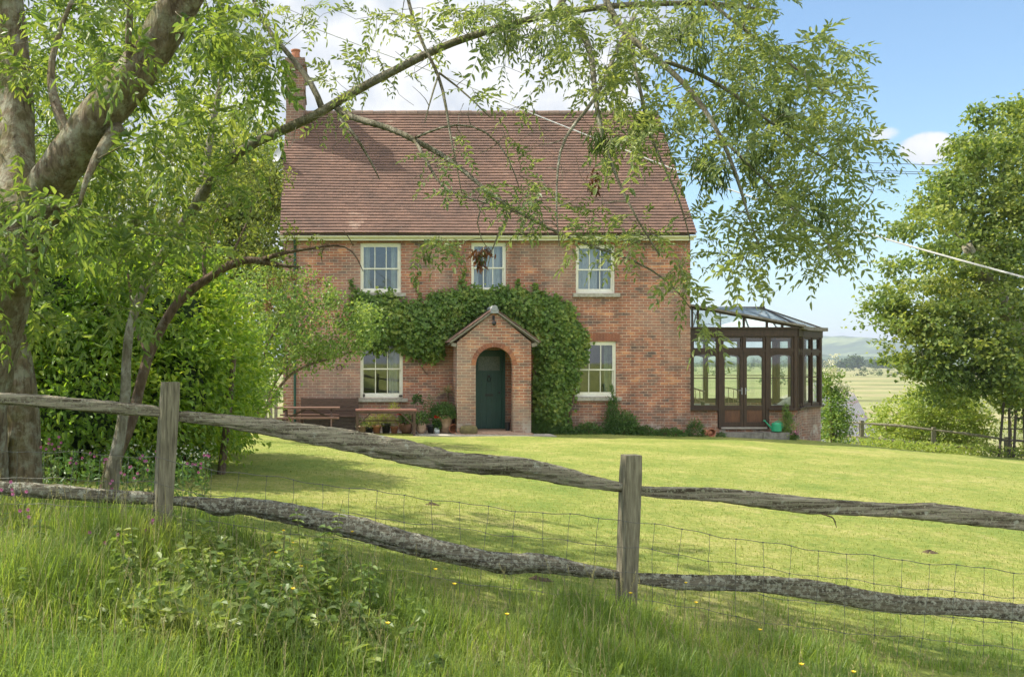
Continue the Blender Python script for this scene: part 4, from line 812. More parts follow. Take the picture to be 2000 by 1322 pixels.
for px, py, r, h, kind, mt, pl, lab in POTS:
    Y = 25.15 if kind != 'urn' else 25.3; x = fx(px, Y); z = .045
    o = thing('potted_plant', lab, 'potted plant', (x, Y, z), 'pots of plants on the paving by the porch')
    mb = MB()
    if kind == 'square':
        mb.add([(x+a*r*.8*s_, Y+b_*r*.8*s_, z+hh) for s_, hh in ((.85, 0), (1.05, h), (.9, h), (.85, h*.85)) for a, b_ in ((-1, -1), (1, -1), (1, 1), (-1, 1))], [[0+4*k+j, 0+4*k+(j+1) % 4, 4+4*k+(j+1) % 4, 4+4*k+j] for k in range(3) for j in range(4)], [[0, 3, 2, 1], [12, 13, 14, 15]])
    elif kind == 'urn': mb.lathe((x, Y, z), [(0, 0), (r*.66, 0), (r*.68, .16), (r*.76, .17), (r*.76, .2), (r*.8, .22), (r*.92, .36), (r*1.02, .38), (r*1.05, h), (r*.92, h), (r*.9, h*.9), (0, h*.9)], 24)
    else: mb.lathe((x, Y, z), pot_prof(r, h, kind), 22)
    mb.build('pot', M[mt], o, smooth=True)
    mb = MB(); mb.lathe((x, Y, z+h*.84), [(0, .02), (r*.85, .0)], 14); mb.build('soil', M['soil'], o)
    mb = MB(); T = z+h
    if pl == 'leafy': herb(mb, (x, Y, T-.03), .16, .22, 160, .05)
    if pl == 'leafy2': herb(mb, (x, Y, T-.02), .22, .28, 260, .05); 
    if pl == 'feathery': herb(mb, (x, Y, T-.02), .26, .48, 500, .05, .25)
    if pl == 'grassy': herb(mb, (x, Y, T), .24, .36, 380, .055, .25); spikes(mb, (x, Y, T-.02), 50, .4, .005, 1.2, .5)
    if pl == 'tall': herb(mb, (x, Y, T), .17, .25, 200, .05, .3); herb(mb, (x, Y, T+.35), .15, .28, 200, .07, .2)
    if pl in ('geranium', 'geranium2'): herb(mb, (x, Y, T-.02), r*1.35, .30, 300, .05, .9, .6, 'lobed')
    if pl == 'bushy': herb(mb, (x, Y, T-.02), .22, .34, 420, .055, .6)
    if pl == 'dark': herb(mb, (x-.02, Y+.1, T+.1), .20, .72, 420, .055, .35); herb(mb, (x-.32, Y+.25, T+.55), .14, .25, 220, .06, .6)
    if pl == 'dome': herb(mb, (x-.04, Y-.03, T-.06), .40, .42, 1900, .05, .6)
    mb.build('leaves', M['herb'] if pl not in ('feathery', 'grassy', 'tall', 'leafy2') else M['hawleaf'], o)
    if pl in ('geranium', 'geranium2'):
        mb = MB()
        for dx_, dz_ in (((-.42, .22), (.0, .30)) if pl == 'geranium' else ((-.03, .27), (.03, .24))):
            c = (x+(dx_ if pl == 'geranium2' else dx_*.45), Y-.12, T+dz_); herb(mb, c, .055, .05, 70, .03, .9)
        mb.build('flowers', M['red'], o)
x, Y = fx(875, 25.6), 25.6
o = thing('spiky_plant', 'spiky pale cabbage palm on a thin stem behind the large urn', 'plant', (x, Y, .045))
mb = MB(); mb.lathe((x, Y, .045), pot_prof(.17, .34, 'pot'), 18); mb.build('pot', M['terradark'], o); mb = MB(); mb.tube(resample([[x, Y, .35, .03], [x+.02, Y, .8, .026], [x, Y, 1.08, .024]], .1)[:, :3], .025, 8, jit=.1); mb.build('stem', M['barkbrown'], o)
mb = MB(); spikes(mb, (x, Y, 1.08), 75, .52, .011, .9, .5); mb.build('leaves', M['spiky'], o)
x, Y = fx(887, 25.1), 25.1
o = thing('flower_pot', 'empty terracotta pot lying on its side against the porch', 'flower pot', (x, Y, .045)); mb = MB(); mb.lathe((x, Y+.1, .045+.12), [(.08, .2), (.12, .02), (.13, .0), (.13, -.05), (.11, -.05), (.1, .02), (.07, .19), (0, .2)], 18, 'y'); mb.build('pot', M['terra'], o)
for px, Y, r, lab, rot in ((1377, 25.75, .10, 'broken terracotta pot lying by the corner of the farmhouse', 'x'), (1389, 25.7, .11, 'terracotta pot on its side facing the lawn beside the conservatory step', 'y')):
    x = fx(px, Y); z = g1(x, Y); o = thing('flower_pot', lab, 'flower pot', (x, Y, z)); mb = MB(); mb.lathe((x, Y, z+r), [(r*.6, .17), (r*.9, .0), (r, .0), (r, -.05), (r*.85, -.05), (r*.8, .02), (r*.5, .16), (0, .17)], 18, rot); mb.build('pot', M['terra'], o)
for px, r, h, mt, lab in ((995, .07, .22, 'plastic_black', 'black bucket standing inside the porch right of the door'),):
    x = fx(px, 25.4); o = thing('bucket', lab, 'bucket', (x, 25.4, .105)); mb = MB(); mb.lathe((x-.05, 25.4, .105), [(0, 0), (r*.8, 0), (r, h), (r*.93, h), (r*.75, .02), (0, .02)], 16); mb.build('body', M['plastic_black'], o); mb = MB(); t_ = np.linspace(0, math.pi, 9); mb.tube(np.stack([x-.05+r*np.cos(t_), np.full(9, 25.4), .105+h+.03*np.sin(t_)], -1), .004, 5); mb.build('handle', M['wire'], o)
def boulder(name, c, rx, ry, rz, mt, lab, cat='stone', seed=1):
    r_ = np.random.default_rng(seed); o = thing(name, lab, cat, (c[0], c[1], c[2]-rz*.6)); mb = MB(); n, m_ = 18, 9; V = []
    for i_ in range(m_+1):
        th = math.pi*i_/m_
        for j_ in range(n):
            ph = 2*math.pi*j_/n; d = np.array([math.sin(th)*math.cos(ph), math.sin(th)*math.sin(ph), math.cos(th)]); d = np.sign(d)*np.abs(d)**.6
            V.append(np.array(c)+d*np.array([rx, ry, rz])*(1+r_.normal(0, .035)))
    i_ = np.arange(m_)[:, None]*n; j_ = np.arange(n)[None]; k_ = (j_+1) % n; mb.add(V, np.stack([i_+j_, i_+n+j_, i_+n+k_, i_+k_], -1).reshape(-1, 4)); mb.build('stone', M[mt], o, smooth=True)
boulder('mossy_stone', (fx(915, 24.85), 24.82, .16), .225, .14, .125, 'mossy', 'flat mossy brown stone block at the left foot of the porch')
boulder('ornament', (fx(711, 25.9), WY-.03, fz(772)), .03, .025, .045, 'trellis', 'small dark ornament at the left end of the lower left window sill', 'ornament', 4)
boulder('ornament', (fx(783, 25.9), WY-.03, fz(773)), .05, .025, .03, 'trellis', 'rough dark ornament at the right end of the lower left window sill', 'ornament', 6)
# watering can
x, Y = fx(1513, 25.95), 25.93; z = .04; o = thing('watering_can', 'bright green plastic watering can on the conservatory step', 'watering can', (x, Y, z))
mb = MB(); mb.lathe((x+.04, Y, z), [(0, 0), (.12, 0), (.13, .02), (.125, .2), (.10, .235), (.05, .24), (0, .24)], 20); mb.build('body', M['can'], o)
mb = MB(); mb.tube([(x-.06, Y, z+.05), (x-.17, Y, z+.17), (x-.27, Y, z+.28)], [.026, .02, .014], 8); mb.lathe((x-.28, Y, z+.275), [(0, 0), (.035, .0), (.03, .03), (0, .03)], 10); mb.build('spout', M['can'], o)
mb = MB(); mb.tube(resample([[x+.15, Y, z+.05, 1], [x+.24, Y, z+.13, 1], [x+.17, Y, z+.26, 1], [x+.04, Y, z+.29, 1], [x-.02, Y, z+.22, 1]], .04)[:, :3], .011, 7); mb.build('handle', M['can'], o)
# picnic tables
def picnic(x0, x1, yc, z, ztop, lab, seatz=None, red=False):
    o = thing('picnic_table', lab, 'picnic table', ((x0+x1)/2, yc, z), 'wooden picnic tables on the paving')
    mb = MB()
    for k in range(5): yy = yc-.34+k*.14; mb.box(x0, x1, yy, yy+.125, ztop-.035, ztop+random.uniform(-.002, .003))
    mb.build('table_top', M['tablewood'], o)
    for x in (x0+.22, x1-.22):
        for s_ in (-1, 1):
            mb = MB(); mb.bar((x, yc+s_*.22, ztop-.04), (x, yc+s_*.62, z), .09, .04, up=(1, 0, 0)); mb.build('leg', M['benchwood'], o)
    mb = MB()
    for x in (x0+.17, x1-.17): mb.box(x-.02, x+.02, yc-.34, yc+.34, ztop-.12, ztop-.037); mb.box(x-.02, x+.02, yc-.72, yc+.72, z+.36, z+.44)
    xm = (x0+x1)/2
    for s_ in (-1, 1): mb.bar((xm+s_*.06, yc-.1, ztop-.05), (xm+s_*((x1-x0)/2-.2), yc-.1, z+.40), .045, .07, up=(0, 1, 0))
    mb.build('brace', M['benchwood'], o)
    for s_ in (-1, 1):
        mb = MB(); mb.box(x0+.02, x1-.02, yc+s_*.72-.12, yc+s_*.72-.005, z+.442, z+.477); mb.box(x0+.02, x1-.02, yc+s_*.72+.005, yc+s_*.72+.12, z+.442, z+.477); mb.build('seat', M['tablewood'], o)
picnic(fx(541, 24.6), fx(664, 24.6), 24.9, .04, fz(796, 24.6), 'brown slatted picnic table with bench seats at the left end of the facade')
def trestle(x0, x1, yc, z, ztop, lab):
    o = thing('garden_table', lab, 'garden table', ((x0+x1)/2, yc, z))
    mb = MB()
    for k in range(4): yy = yc-.28+k*.14; mb.box(x0, x1, yy, yy+.13, ztop-.035, ztop+random.uniform(-.002, .003))
    mb.build('table_top', plain('red_table_wood', (0.30, 0.13, 0.10), (0.16, 0.075, 0.06), 0.6, 6, stretch=(1, 6, 6), bscale=40), o)
    for x in (x0+.04, x1-.07):
        for y in (yc-.24, yc+.22):
            mb = MB(); mb.box(x-.03, x+.03, y-.02, y+.02, z-.05, ztop-.037); mb.build('leg', M['benchwood'], o)
    mb = MB()
    for s_, x in ((1, x0+.06), (-1, x1-.1)): mb.bar((x, yc-.24, ztop-.38), (x+s_*.34, yc-.24, ztop-.06), .03, .09, up=(0, 1, 0))
    mb.box(x0+.03, x1-.06, yc+.2, yc+.23, ztop-.32, ztop-.29); mb.box(x0+.05, x1-.08, yc-.27, yc-.25, ztop-.1, ztop-.037); mb.build('brace', M['benchwood'], o)
trestle(fx(695, 24.55), fx(814.5, 24.55), 24.75, .03, fz(800, 24.5), 'reddish wooden table with diagonal leg braces standing over the flower pots')
x0, x1 = fx(592, 25.75), fx(696, 25.75); o = thing('storage_bench', 'long plank garden bench box with slatted back against the left wall', 'bench', ((x0+x1)/2, 25.7, .04))
mb = MB()
for k in range(4): z0 = .48+k*.115; mb.box(x0, x1, 25.86, 25.90, z0, z0+.105)
mb.build('backrest', M['benchwood'], o); mb = MB()
for k in range(4): z0 = .06+k*.098; mb.box(x0+.03, x1-.03, 25.50, 25.53, z0, z0+.09)
mb.box(x0+.03, x0+.06, 25.53, 25.85, .05, .45); mb.box(x1-.06, x1-.03, 25.53, 25.85, .05, .45); mb.build('front_panel', M['trellis'], o)
mb = MB(); mb.box(x0, x1, 25.47, 25.855, .455, .48); mb.build('seat', M['benchwood'], o); [MB().box(x, x+.06, 25.86, 25.92, .04, .95).build('bench_post', M['benchwood'], o) for x in (x0-.06, x1)]
# little slatted gate left of the house
o = thing('picket_gate', 'weathered grey picket gate at the left corner of the house', 'gate', (-2.2, 26.3, .05)); mb = MB()
for k in range(9): xx = -2.85+k*.14; mb.box(xx, xx+.09, 26.3, 26.32, .08, 1.15+.03*(k % 2))
mb.build('pickets', M['greywood'], o); mb = MB(); mb.box(-2.9, -1.6, 26.32, 26.36, .3, .38); mb.box(-2.9, -1.6, 26.32, 26.36, .9, .98); mb.build('rails', M['greywood'], o)

# ------------------------------------------------------------------ foreground cleft rail fence
FY = 6.3
FN = thing('rail_fence', 'weathered cleft rail fence with two posts and lichen covered rails across the foreground', 'fence', (0.4, FY, .4))
TR = [[(-260, 762, 24), (-120, 768, 25), (0, 777, 25), (100, 785, 27), (200, 794, 28), (300, 803, 24), (328, 807, 20)],
      [(335, 812, 18), (365, 813, 21), (450, 822, 26), (520, 831, 32), (627, 850, 40), (712, 865, 44), (797, 880, 47), (882, 899, 37), (940, 906, 38), (985, 908, 38), (1035, 912, 38), (1060, 918, 36), (1095, 925, 35), (1140, 937, 28), (1176, 944, 24), (1214, 951, 19), (1232, 953, 17)],
      [(1235, 956, 18), (1262, 959, 21), (1300, 962, 24), (1345, 963, 27), (1405, 966, 30), (1490, 976, 33), (1575, 986, 34), (1660, 992, 31), (1745, 997, 28), (1785, 998, 31), (1809, 998, 36), (1840, 1001, 37), (1872, 1005, 36), (1930, 1012, 35), (2000, 1021, 35), (2100, 1035, 34), (2250, 1058, 28)]]
BR = [[(-260, 932, 30), (-100, 944, 29), (20, 954, 29), (110, 960, 30), (200, 968, 28), (297, 973, 26), (325, 976, 20)],
      [(325, 977, 17), (352, 978, 19), (395, 983, 27), (423, 990, 38), (440, 990, 36), (470, 987, 33), (540, 997, 37), (627, 1016, 44), (712, 1034, 46), (797, 1060, 43), (882, 1080, 41), (940, 1092, 40), (967, 1098, 41), (1001, 1101, 42), (1030, 1099, 38), (1052, 1099, 36), (1095, 1105, 33), (1137, 1113, 27), (1180, 1119, 22), (1205, 1122, 18), (1225, 1124, 17)],
      [(1225, 1127, 18), (1250, 1129, 21), (1285, 1133, 25), (1320, 1136, 29), (1379, 1137, 30), (1420, 1136, 31), (1490, 1138, 33), (1575, 1149, 39), (1640, 1160, 39), (1702, 1171, 38), (1765, 1178, 35), (1830, 1181, 34), (1900, 1187, 33), (2000, 1197, 33), (2120, 1212, 32), (2250, 1230, 28)]]
def rail(pts, mt, low):
    q = resample([list(P(x, y, FY)) + [th*.95/F*FY/2] for x, y, th in pts], .018); n = len(q); mb = MB(); ns = 22; ang = np.linspace(0, 2*math.pi, ns, endpoint=False); tt = np.linspace(0, 9, n)
    V = []; lob = rng.uniform(0, 6, 6); grain = rng.normal(0, 1, ns); pr = 1 + .10*np.sin(ang*3+lob[0]) + .06*np.sin(ang*5+lob[1]); rn = rng.normal(0, 1, (n, ns)); rn = (rn+np.roll(rn, 1, 0)+np.roll(rn, 2, 0))/3
    for k in range(n):
        r = q[k, 3]; c = np.cos(ang); s_ = np.sin(ang); tw_ = .3*math.sin(tt[k]*.9+lob[2])
        rr = r*(1 + .06*rn[k] + .05*np.sin(ang*4+tt[k]*2.3+lob[3]))*pr
        cy = np.sign(c)*np.abs(c)**.55*rr*.58; cz = np.sign(s_)*np.abs(s_)**.6*rr*(.93+.07*grain)
        a_, b_ = math.cos(tw_), math.sin(tw_); V.append(np.stack([np.full(ns, q[k, 0]), q[k, 1]+cy*a_-cz*b_*.4, q[k, 2]+cz+cy*b_*.3], -1))
    i_ = np.arange(n-1)[:, None]*ns; j_ = np.arange(ns)[None]; k_ = (j_+1) % ns
    mb.add(np.concatenate(V), np.stack([i_+j_, i_+ns+j_, i_+ns+k_, i_+k_], -1).reshape(-1, 4)); mb.f.setdefault(ns, []).append(np.array([np.arange(ns), np.arange(ns)[::-1]+(n-1)*ns]))
    return mb.build('rail', mt, FN, smooth=True, label='thick lower rail crusted with pale lichen' if low else None)
for s_ in TR: rail(s_, M['railtop'], False)
for s_ in BR: rail(s_, M['raillow'], True)
# a thorny twig on the top rail
mb = MB(); a = resample([list(P(1605, 1003, FY-.04))+[.006], list(P(1628, 1010, FY-.06))+[.005], list(P(1634, 1030, FY-.06))+[.002]], .01); mb.tube(a[:, :3], a[:, 3], 6); mb.build('twig', M['barkbrown'], FN)
def fpost(top, bot, wpx, rot, ztop_bevel=.02, extra=.45):
    T_ = P(*top, FY); B_ = P(*bot, FY); d = norm(T_-B_); B_ = B_ - d*extra; hw = wpx/F*FY/2; mb = MB(); ca, sa = math.cos(rot), math.sin(rot); ux = np.array([ca, sa, 0]); uy = np.array([-sa, ca, 0]); n = 14
    ring = [(-1, -1), (-.3, -1.03), (.35, -1.0), (1, -1), (1.02, -.2), (1, 1), (0, 1), (-1, 1), (-1.02, .1)]; V = []
    for k in range(n):
        f = k/(n-1); c = B_+(T_-B_)*f; w_ = hw*(1+.02*math.sin(f*9+rot))
        if k == n-1: w_ *= .93
        for a, b_ in ring: V.append(c + ux*a*w_*(1+random.uniform(-.015, .015)) + uy*b_*w_*(1+random.uniform(-.015, .015)))
    m_ = len(ring); i_ = np.arange(n-1)[:, None]*m_; j_ = np.arange(m_)[None]; k_ = (j_+1) % m_; mb.add(V, np.stack([i_+j_, i_+k_, i_+m_+k_, i_+m_+j_], -1).reshape(-1, 4)); mb.f.setdefault(m_, []).append(np.arange(m_)[None]+(n-1)*m_)
    return mb.build('post', M['post'], FN)
fpost((333, 746), (313, 1078), 33, R(22)); fpost((1233, 888), (1221, 1221), 33, R(3))
fpost((-560, 735), (-570, 1060), 33, R(10)); fpost((2330, 1000), (2325, 1330), 33, R(6))
# wire netting nailed on the near side
WN = thing('wire_netting', 'rusty grey stock netting stretched along the near side of the rail fence', 'wire netting', (0.4, FY-.09, .4))
tx = [-300, 0, 150, 301, 353, 489, 542, 797, 967, 1214, 1248, 1447, 1575, 1787, 2000, 2300]; ty = [868, 879, 885, 893, 907, 926, 933, 968, 992, 1015, 1019, 1053, 1071, 1096, 1118, 1150]
def topw(x): return np.interp(x, tx, ty)
rowsz = [0, 51, 103, 152, 203, 252]; NY = FY-.095; mb = MB(); xs = np.arange(-300, 2301, 8.0)
for k, dz in enumerate(rowsz):
    yy = topw(xs) + dz*(1+.02*np.sin(xs/90+k)) + 2.0*np.sin(xs/31.+k*1.3) + 1.2*np.sin(xs/13.+k*2.1); pts = np.array([P(x, y, NY+.012*math.sin(x/70+k)) for x, y in zip(xs, yy)])
    mb = MB(); mb.tube(pts, .0018 if k else .0021, 4, cap=False); mb.build('line_wire', M['wire'], WN)
for x in np.arange(-290, 2300, 54.0):
    mb = MB()
    tl = rng.normal(0, 2.5); pts = []
    for k, dz in enumerate(rowsz):
        xx = x + tl*k*.6 - dz*.045 + rng.normal(0, 1.3); yy = topw(xx)+dz*(1+.02*math.sin(xx/90+k))+2.0*math.sin(xx/31.+k*1.3)+1.2*math.sin(xx/13.+k*2.1); p_ = P(xx, yy, NY+.012*math.sin(xx/70+k)); pts.append(p_)
        if k: pts.insert(-1, (pts[-1]+pts[-2])/2 + np.array([rng.normal(0, .003), 0, 0]))
        mb.obox(p_, (1, 0, 0), (0, 1, 0), (0, 0, 1), .0046, .0035, .0036)
    mb.tube(pts, .0015, 4, cap=False); mb.build('stay_wire', M['wire'], WN)

# ------------------------------------------------------------------ far field fence, barn, trellis
posts = [(1560, 37.4), (1683, 36.6), (1824, 36.0), (1966, 35.4), (2110, 34.8), (2255, 34.2)]
FF = thing('field_fence', 'low brown two rail timber fence beyond the lawn on the right', 'fence', (22, 36, -1.3)); tp = []
tops = [826, 826, 839, 858, 872, 890]
for (px, Y), ty_ in zip(posts, tops):
    mb = MB(); T_ = P(px, ty_-5, Y); B_ = T_-np.array([0.02, 0, 1.35]); mb.bar(B_, T_, .13, .10, up=(0, 1, 0)); mb.build('post', M['post'], FF); tp.append(T_)
for dz, sg in ((.10, .05), (.62, .05)):
    for a, b_ in zip(tp[:-1], tp[1:]):
        q = resample([list(a-(0, .03, dz))+[.035], list((a+b_)/2-(0, .03, dz+rng.normal(0, .03)))+[.06], list(b_-(0, .03, dz))+[.035]], .12); mb = MB(); mb.tube(q[:, :3], q[:, 3]*(1+rng.normal(0, .08, len(q))), 7); mb.build('rail', M['railtop'], FF)
mb = MB()
for dz in (.35, .85, 1.05):
    mb.tube([a-(0, .06, dz) for a in tp], .004, 4)
mb.build('wire', M['wire'], FF)
# barn with corrugated roof
BN = thing('barn', 'low barn with pale rusty corrugated sheet roof below the lawn edge', 'barn', (38, 72, -6))
Yb = 66.; r0, r1 = P(1616, 744, Yb+5), P(1661, 760, Yb-2)     # ridge
ex_ = 14.; e1 = P(1714, 835, Yb-2); rr0 = P(1560, 744, Yb+5)
n = 60; V = []; a0 = P(1590, 746, 74); a1 = P(1668, 768, 64); b1 = P(1722, 850, 60); b0 = P(1600, 880, 60); b1 = np.array([a1[0]+1.9, 62.5, a1[2]-2.9]); mb = MB()
E0 = np.array([a0[0]+3.9-7, 58.5, a0[2]-4.3]); 
# roof plane: ridge a0-a1, eave c0-c1
c0 = P(1590, 900, 56); c1 = P(1724, 868, 56)
for k in range(n):
    f0 = k/n; f1 = (k+1)/n; h0 = .03*(k % 2); h1 = .03*((k+1) % 2); A_ = a0+(a1-a0)*f0; B__ = a0+(a1-a0)*f1; C_ = c0+(c1-c0)*f1; D__ = c0+(c1-c0)*f0
    mb.add([A_+(0, 0, h0), B__+(0, 0, h1), C_+(0, 0, h1), D__+(0, 0, h0)], [3, 2, 1, 0])
m, t, b, o = newmat('corrugated_sheet'); p = wpos(t); c = ramp(t, noise(t, p, 1.2, 6.0, 0.65), [(0.45, (0.14, 0.14, 0.145)), (0.58, (0.115, 0.11, 0.112)), (0.68, (0.115, 0.08, 0.062))])
wv = nd(t, 'ShaderNodeTexWave', {'Vector': p, 'Scale': 0.35, 'Distortion': 1.0}).outputs[0]; c = mixc(t, ramp(t, wv, [(0.93, 0.0), (0.97, 0.5)]), c, (0.12, 0.065, 0.045)); t.links.new(c, b.inputs['Base Color']); b.inputs['Roughness'].default_value = .6; M['corr'] = m
mb.build('roof', m, BN); mb = MB(); bb = a1 + np.array([0, 12, 0])
mb.add([a1, c1, c1-(0, 0, 3), c1-(-2, -22, 3), c1-(-2, -22, 0)], [4, 3, 2, 1, 0]); mb.add([a0, a1, c1-(-2, -22, 0), a0+(2, 20, -4)], [0, 1, 2, 3]); mb.add([c0-(0, -.3, 0), c1-(0, -.3, 0), c1-(0, -.3, 3), c0-(0, -.3, 3)], [3, 2, 1, 0]); mb.build('wall', M['greywood'], BN)
# trellis frame
TL = thing('trellis', 'dark wooden garden trellis frame with crossbars beside the field fence', 'trellis', (24.5, 34.8, -1.5)); mb = MB(); Y = 34.9
for x_, y0_, x2, y2 in ((1950, 905, 1961, 778), (1972, 905, 1971, 778), (1979, 905, 1985, 790), (2003, 905, 1999, 790), (2030, 905, 2028, 785)): mb.bar(P(x_, y0_, Y), P(x2, y2, Y), .06, .06, up=(0, 1, 0))
mb.build('upright', M['trellis'], TL); mb = MB()
mb.bar(P(1972, 791, Y-.05), P(2045, 791, Y-.05), .12, .10)
for y_ in (815, 837, 860): mb.bar(P(1957, y_, Y-.03), P(2032, y_+1, Y-.03), .04, .04)
mb.build('crossbar', M['trellis'], TL)
# cables
pts = [(-420, -330, 18.5), (-120, -205, 17), (500, 11, 14.5), (630, 62, 14), (777, 116, 13.3), (875, 150, 12.8), (989, 202, 12.2), (1103, 248, 11.6), (1188, 280, 11.2), (1383, 358, 10.2), (1703, 460, 8.4), (1818, 493, 7.8), (2000, 542, 6.9), (2300, 622, 5.8)]
q = resample([P(*a) for a in pts], .35); mb = MB(); mb.tube(q, .0075, 6); mb.build('overhead_cable', M['cable']); tag(bpy.data.objects['overhead_cable'], 'thick pale grey cable running diagonally across the view above the lawn', 'cable')
for k, (ya, yb, wd, lb) in enumerate(((316, 330, 'upper', 'uppermost of three thin power lines in the sky at the right'), (331, 342, 'mid', 'middle of three thin power lines crossing the sky at the right'), (335, 346, 'low', 'lowest of three thin power lines crossing the sky at the right'))):
    q = [P(x_, y_, 60) for x_, y_ in ((900, ya-19), (1630, ya), (1815, ya+6), (2000, yb), (2700, yb+14))]; mb = MB(); mb.tube(resample(q, 2), .018, 5); tag(mb.build('power_line', M['black']), lb, 'power line', 'thin power lines in the sky')
# ------------------------------------------------------------------ trees
def L3(spec): return [list(P(x, y, Y)) + [r] for x, y, Y, r in spec]
def shrubcore(*a): pass
# big ash at the left edge
A_ = thing('ash_tree', 'massive ash tree at the left edge with a thick lichen covered limb leaning right', 'tree', tuple(P(-70, 990, 7.3)))
S = Skel(.12)
def zg(x, y): return g1(x, y)
b0 = P(-75, 900, 7.3)
S.limb([[b0[0], 7.3, zg(b0[0], 7.3)-.3, .42]] + L3([(-75, 960, 7.3, .34), (-55, 800, 7.3, .25), (-25, 680, 7.25, .22), (5, 590, 7.2, .20), (25, 500, 7.1, .19), (30, 440, 7.0, .18)]), 18, .04)
S.limb(L3([(30, 445, 7.0, .17), (32, 340, 7.3, .14), (34, 200, 7.5, .125), (25, 90, 7.6, .12), (10, -60, 7.6, .11), (0, -250, 7.6, .09), (30, -480, 7.6, .06)]), 16, .04)
S.limb(L3([(15, 560, 7.15, .17), (60, 440, 6.9, .165), (105, 345, 6.6, .145), (160, 270, 6.4, .14), (215, 205, 6.3, .136), (285, 120, 6.2, .13), (335, 40, 6.1, .125), (372, -30, 6.0, .12), (420, -160, 5.9, .11), (500, -350, 5.8, .08), (600, -500, 5.8, .05)]), 20, .05)
S.limb(L3([(150, 300, 6.4, .05), (120, 240, 6.5, .035), (90, 160, 6.6, .03), (110, 70, 6.7, .02), (150, -20, 6.7, .015)]), 8)
S.limb(L3([(255, 165, 6.2, .035), (250, 60, 6.0, .022), (255, -30, 5.9, .016)]), 8)
S.limb(L3([(230, 250, 6.3, .05), (190, 300, 6.1, .03), (160, 330, 6.0, .022), (155, 400, 6.0, .01)]), 8)
S.limb(L3([(-10, 600, 7.2, .06), (-120, 480, 6.8, .06), (-330, 330, 6.3, .05), (-500, 200, 6.0, .03)]), 8)
S.limb(L3([(372, -30, 6.0, .07), (520, -90, 6.4, .06), (700, -140, 6.8, .045), (900, -160, 7.2, .03)]), 8)
At = ell([(120, 90, 200, 130, 80, 6.5, 9), (400, 120, 170, 140, 70, 6.2, 9), (120, 330, 170, 130, 42, 6.6, 8.6), (350, 330, 150, 110, 34, 6.6, 9), (480, 110, 70, 110, 26, 6.4, 9), (150, 470, 200, 70, 36, 6.0, 8), (330, 470, 130, 70, 18, 6.5, 8.5), (-20, 480, 80, 160, 20, 5.6, 7), (250, 620, 120, 35, 8, 6.4, 7.6), (150, 90, 150, 90, 10, 5.0, 5.9), (330, 250, 80, 80, 8, 5.2, 6.0), (60, 450, 90, 80, 8, 5.2, 6.2), (400, 60, 60, 60, 6, 5.2, 5.8),
          (300, -160, 500, 130, 70, 5.5, 9), (-330, 150, 260, 280, 45, 5, 9), (-600, -200, 500, 250, 30, 3, 8), (750, -160, 260, 90, 14, 6, 8.5)])
LB, LD = S.grow(At, .004, .005, .10, 5, .10, .75)
trunk = S.mb.build('trunk', M['bark'], A_, smooth=True)
def leafset(LB, LD, per, size, name, mt, parent, lf=.07, **k):
    B = np.repeat(LB, per, 0)+rng.normal(0, .015, (len(LB)*per, 3)); D = norm(np.repeat(LD, per, 0)*.7 + rdir(len(B))*1.0 - np.array([0, 0, .15])); mb = MB(); ash_leaves(mb, B, D, size, lf=lf, **k); return mb.build(name, mt, parent)
_k = rng.random(len(LB)) < .8; leafset(LB[_k], LD[_k], 2, 1.0, 'crown', M['ashleaf'], A_, .066)
# second ash behind it, its long bough arches over the garden
B_ = thing('ash_tree', 'slender grey ash with one long bough arching over the roof and drooping on the right', 'tree', tuple(P(228, 950, 8.6)))
S = Skel(.12); bb = P(215, 950, 8.6)
_L3 = L3; L3 = lambda sp: [[*r[:3], r[3]*.70] for r in _L3(sp)]
S.limb([[bb[0]-.05, 8.6, zg(bb[0], 8.6)-.15, .10]] + L3([(236, 860, 8.6, .072), (247, 780, 8.6, .066), (243, 700, 8.7, .062), (252, 620, 8.8, .06), (285, 545, 8.8, .062), (335, 470, 8.7, .066), (385, 405, 8.5, .07), (428, 335, 8.3, .066), (480, 288, 8.1, .06), (560, 252, 7.9, .055), (622, 222, 7.8, .052), (680, 180, 7.7, .050), (760, 140, 7.5, .047), (860, 92, 7.3, .042), (960, 62, 7.1, .038), (1080, 30, 6.9, .034), (1220, 10, 6.8, .03), (1380, 0, 6.8, .025), (1520, 20, 6.8, .015)]), 12, .05, .012)
S.limb(L3([(385, 405, 8.5, .06), (400, 330, 8.8, .05), (420, 220, 9, .042), (440, 120, 9, .036), (430, 0, 9, .03), (440, -150, 9, .02)]), 10)
S.limb(L3([(630, 215, 7.8, .04), (612, 160, 7.9, .034), (548, 90, 8.0, .03), (500, 30, 8.1, .026), (480, -60, 8.2, .02)]), 9)
bough = [(650, 205, 7.8, .038), (665, 230, 7.7, .038), (741, 241, 7.5, .034), (787, 260, 7.4, .031), (826, 280, 7.3, .029), (875, 303, 7.2, .027), (907, 329, 7.1, .024), (956, 378, 7.0, .020), (1000, 410, 6.9, .017), (1060, 440, 6.8, .015), (1113, 473, 6.7, .013), (1233, 507, 6.6, .011), (1316, 550, 6.5, .008), (1349, 603, 6.5, .005)]
S.limb(L3(bough), 8, .08, .01)
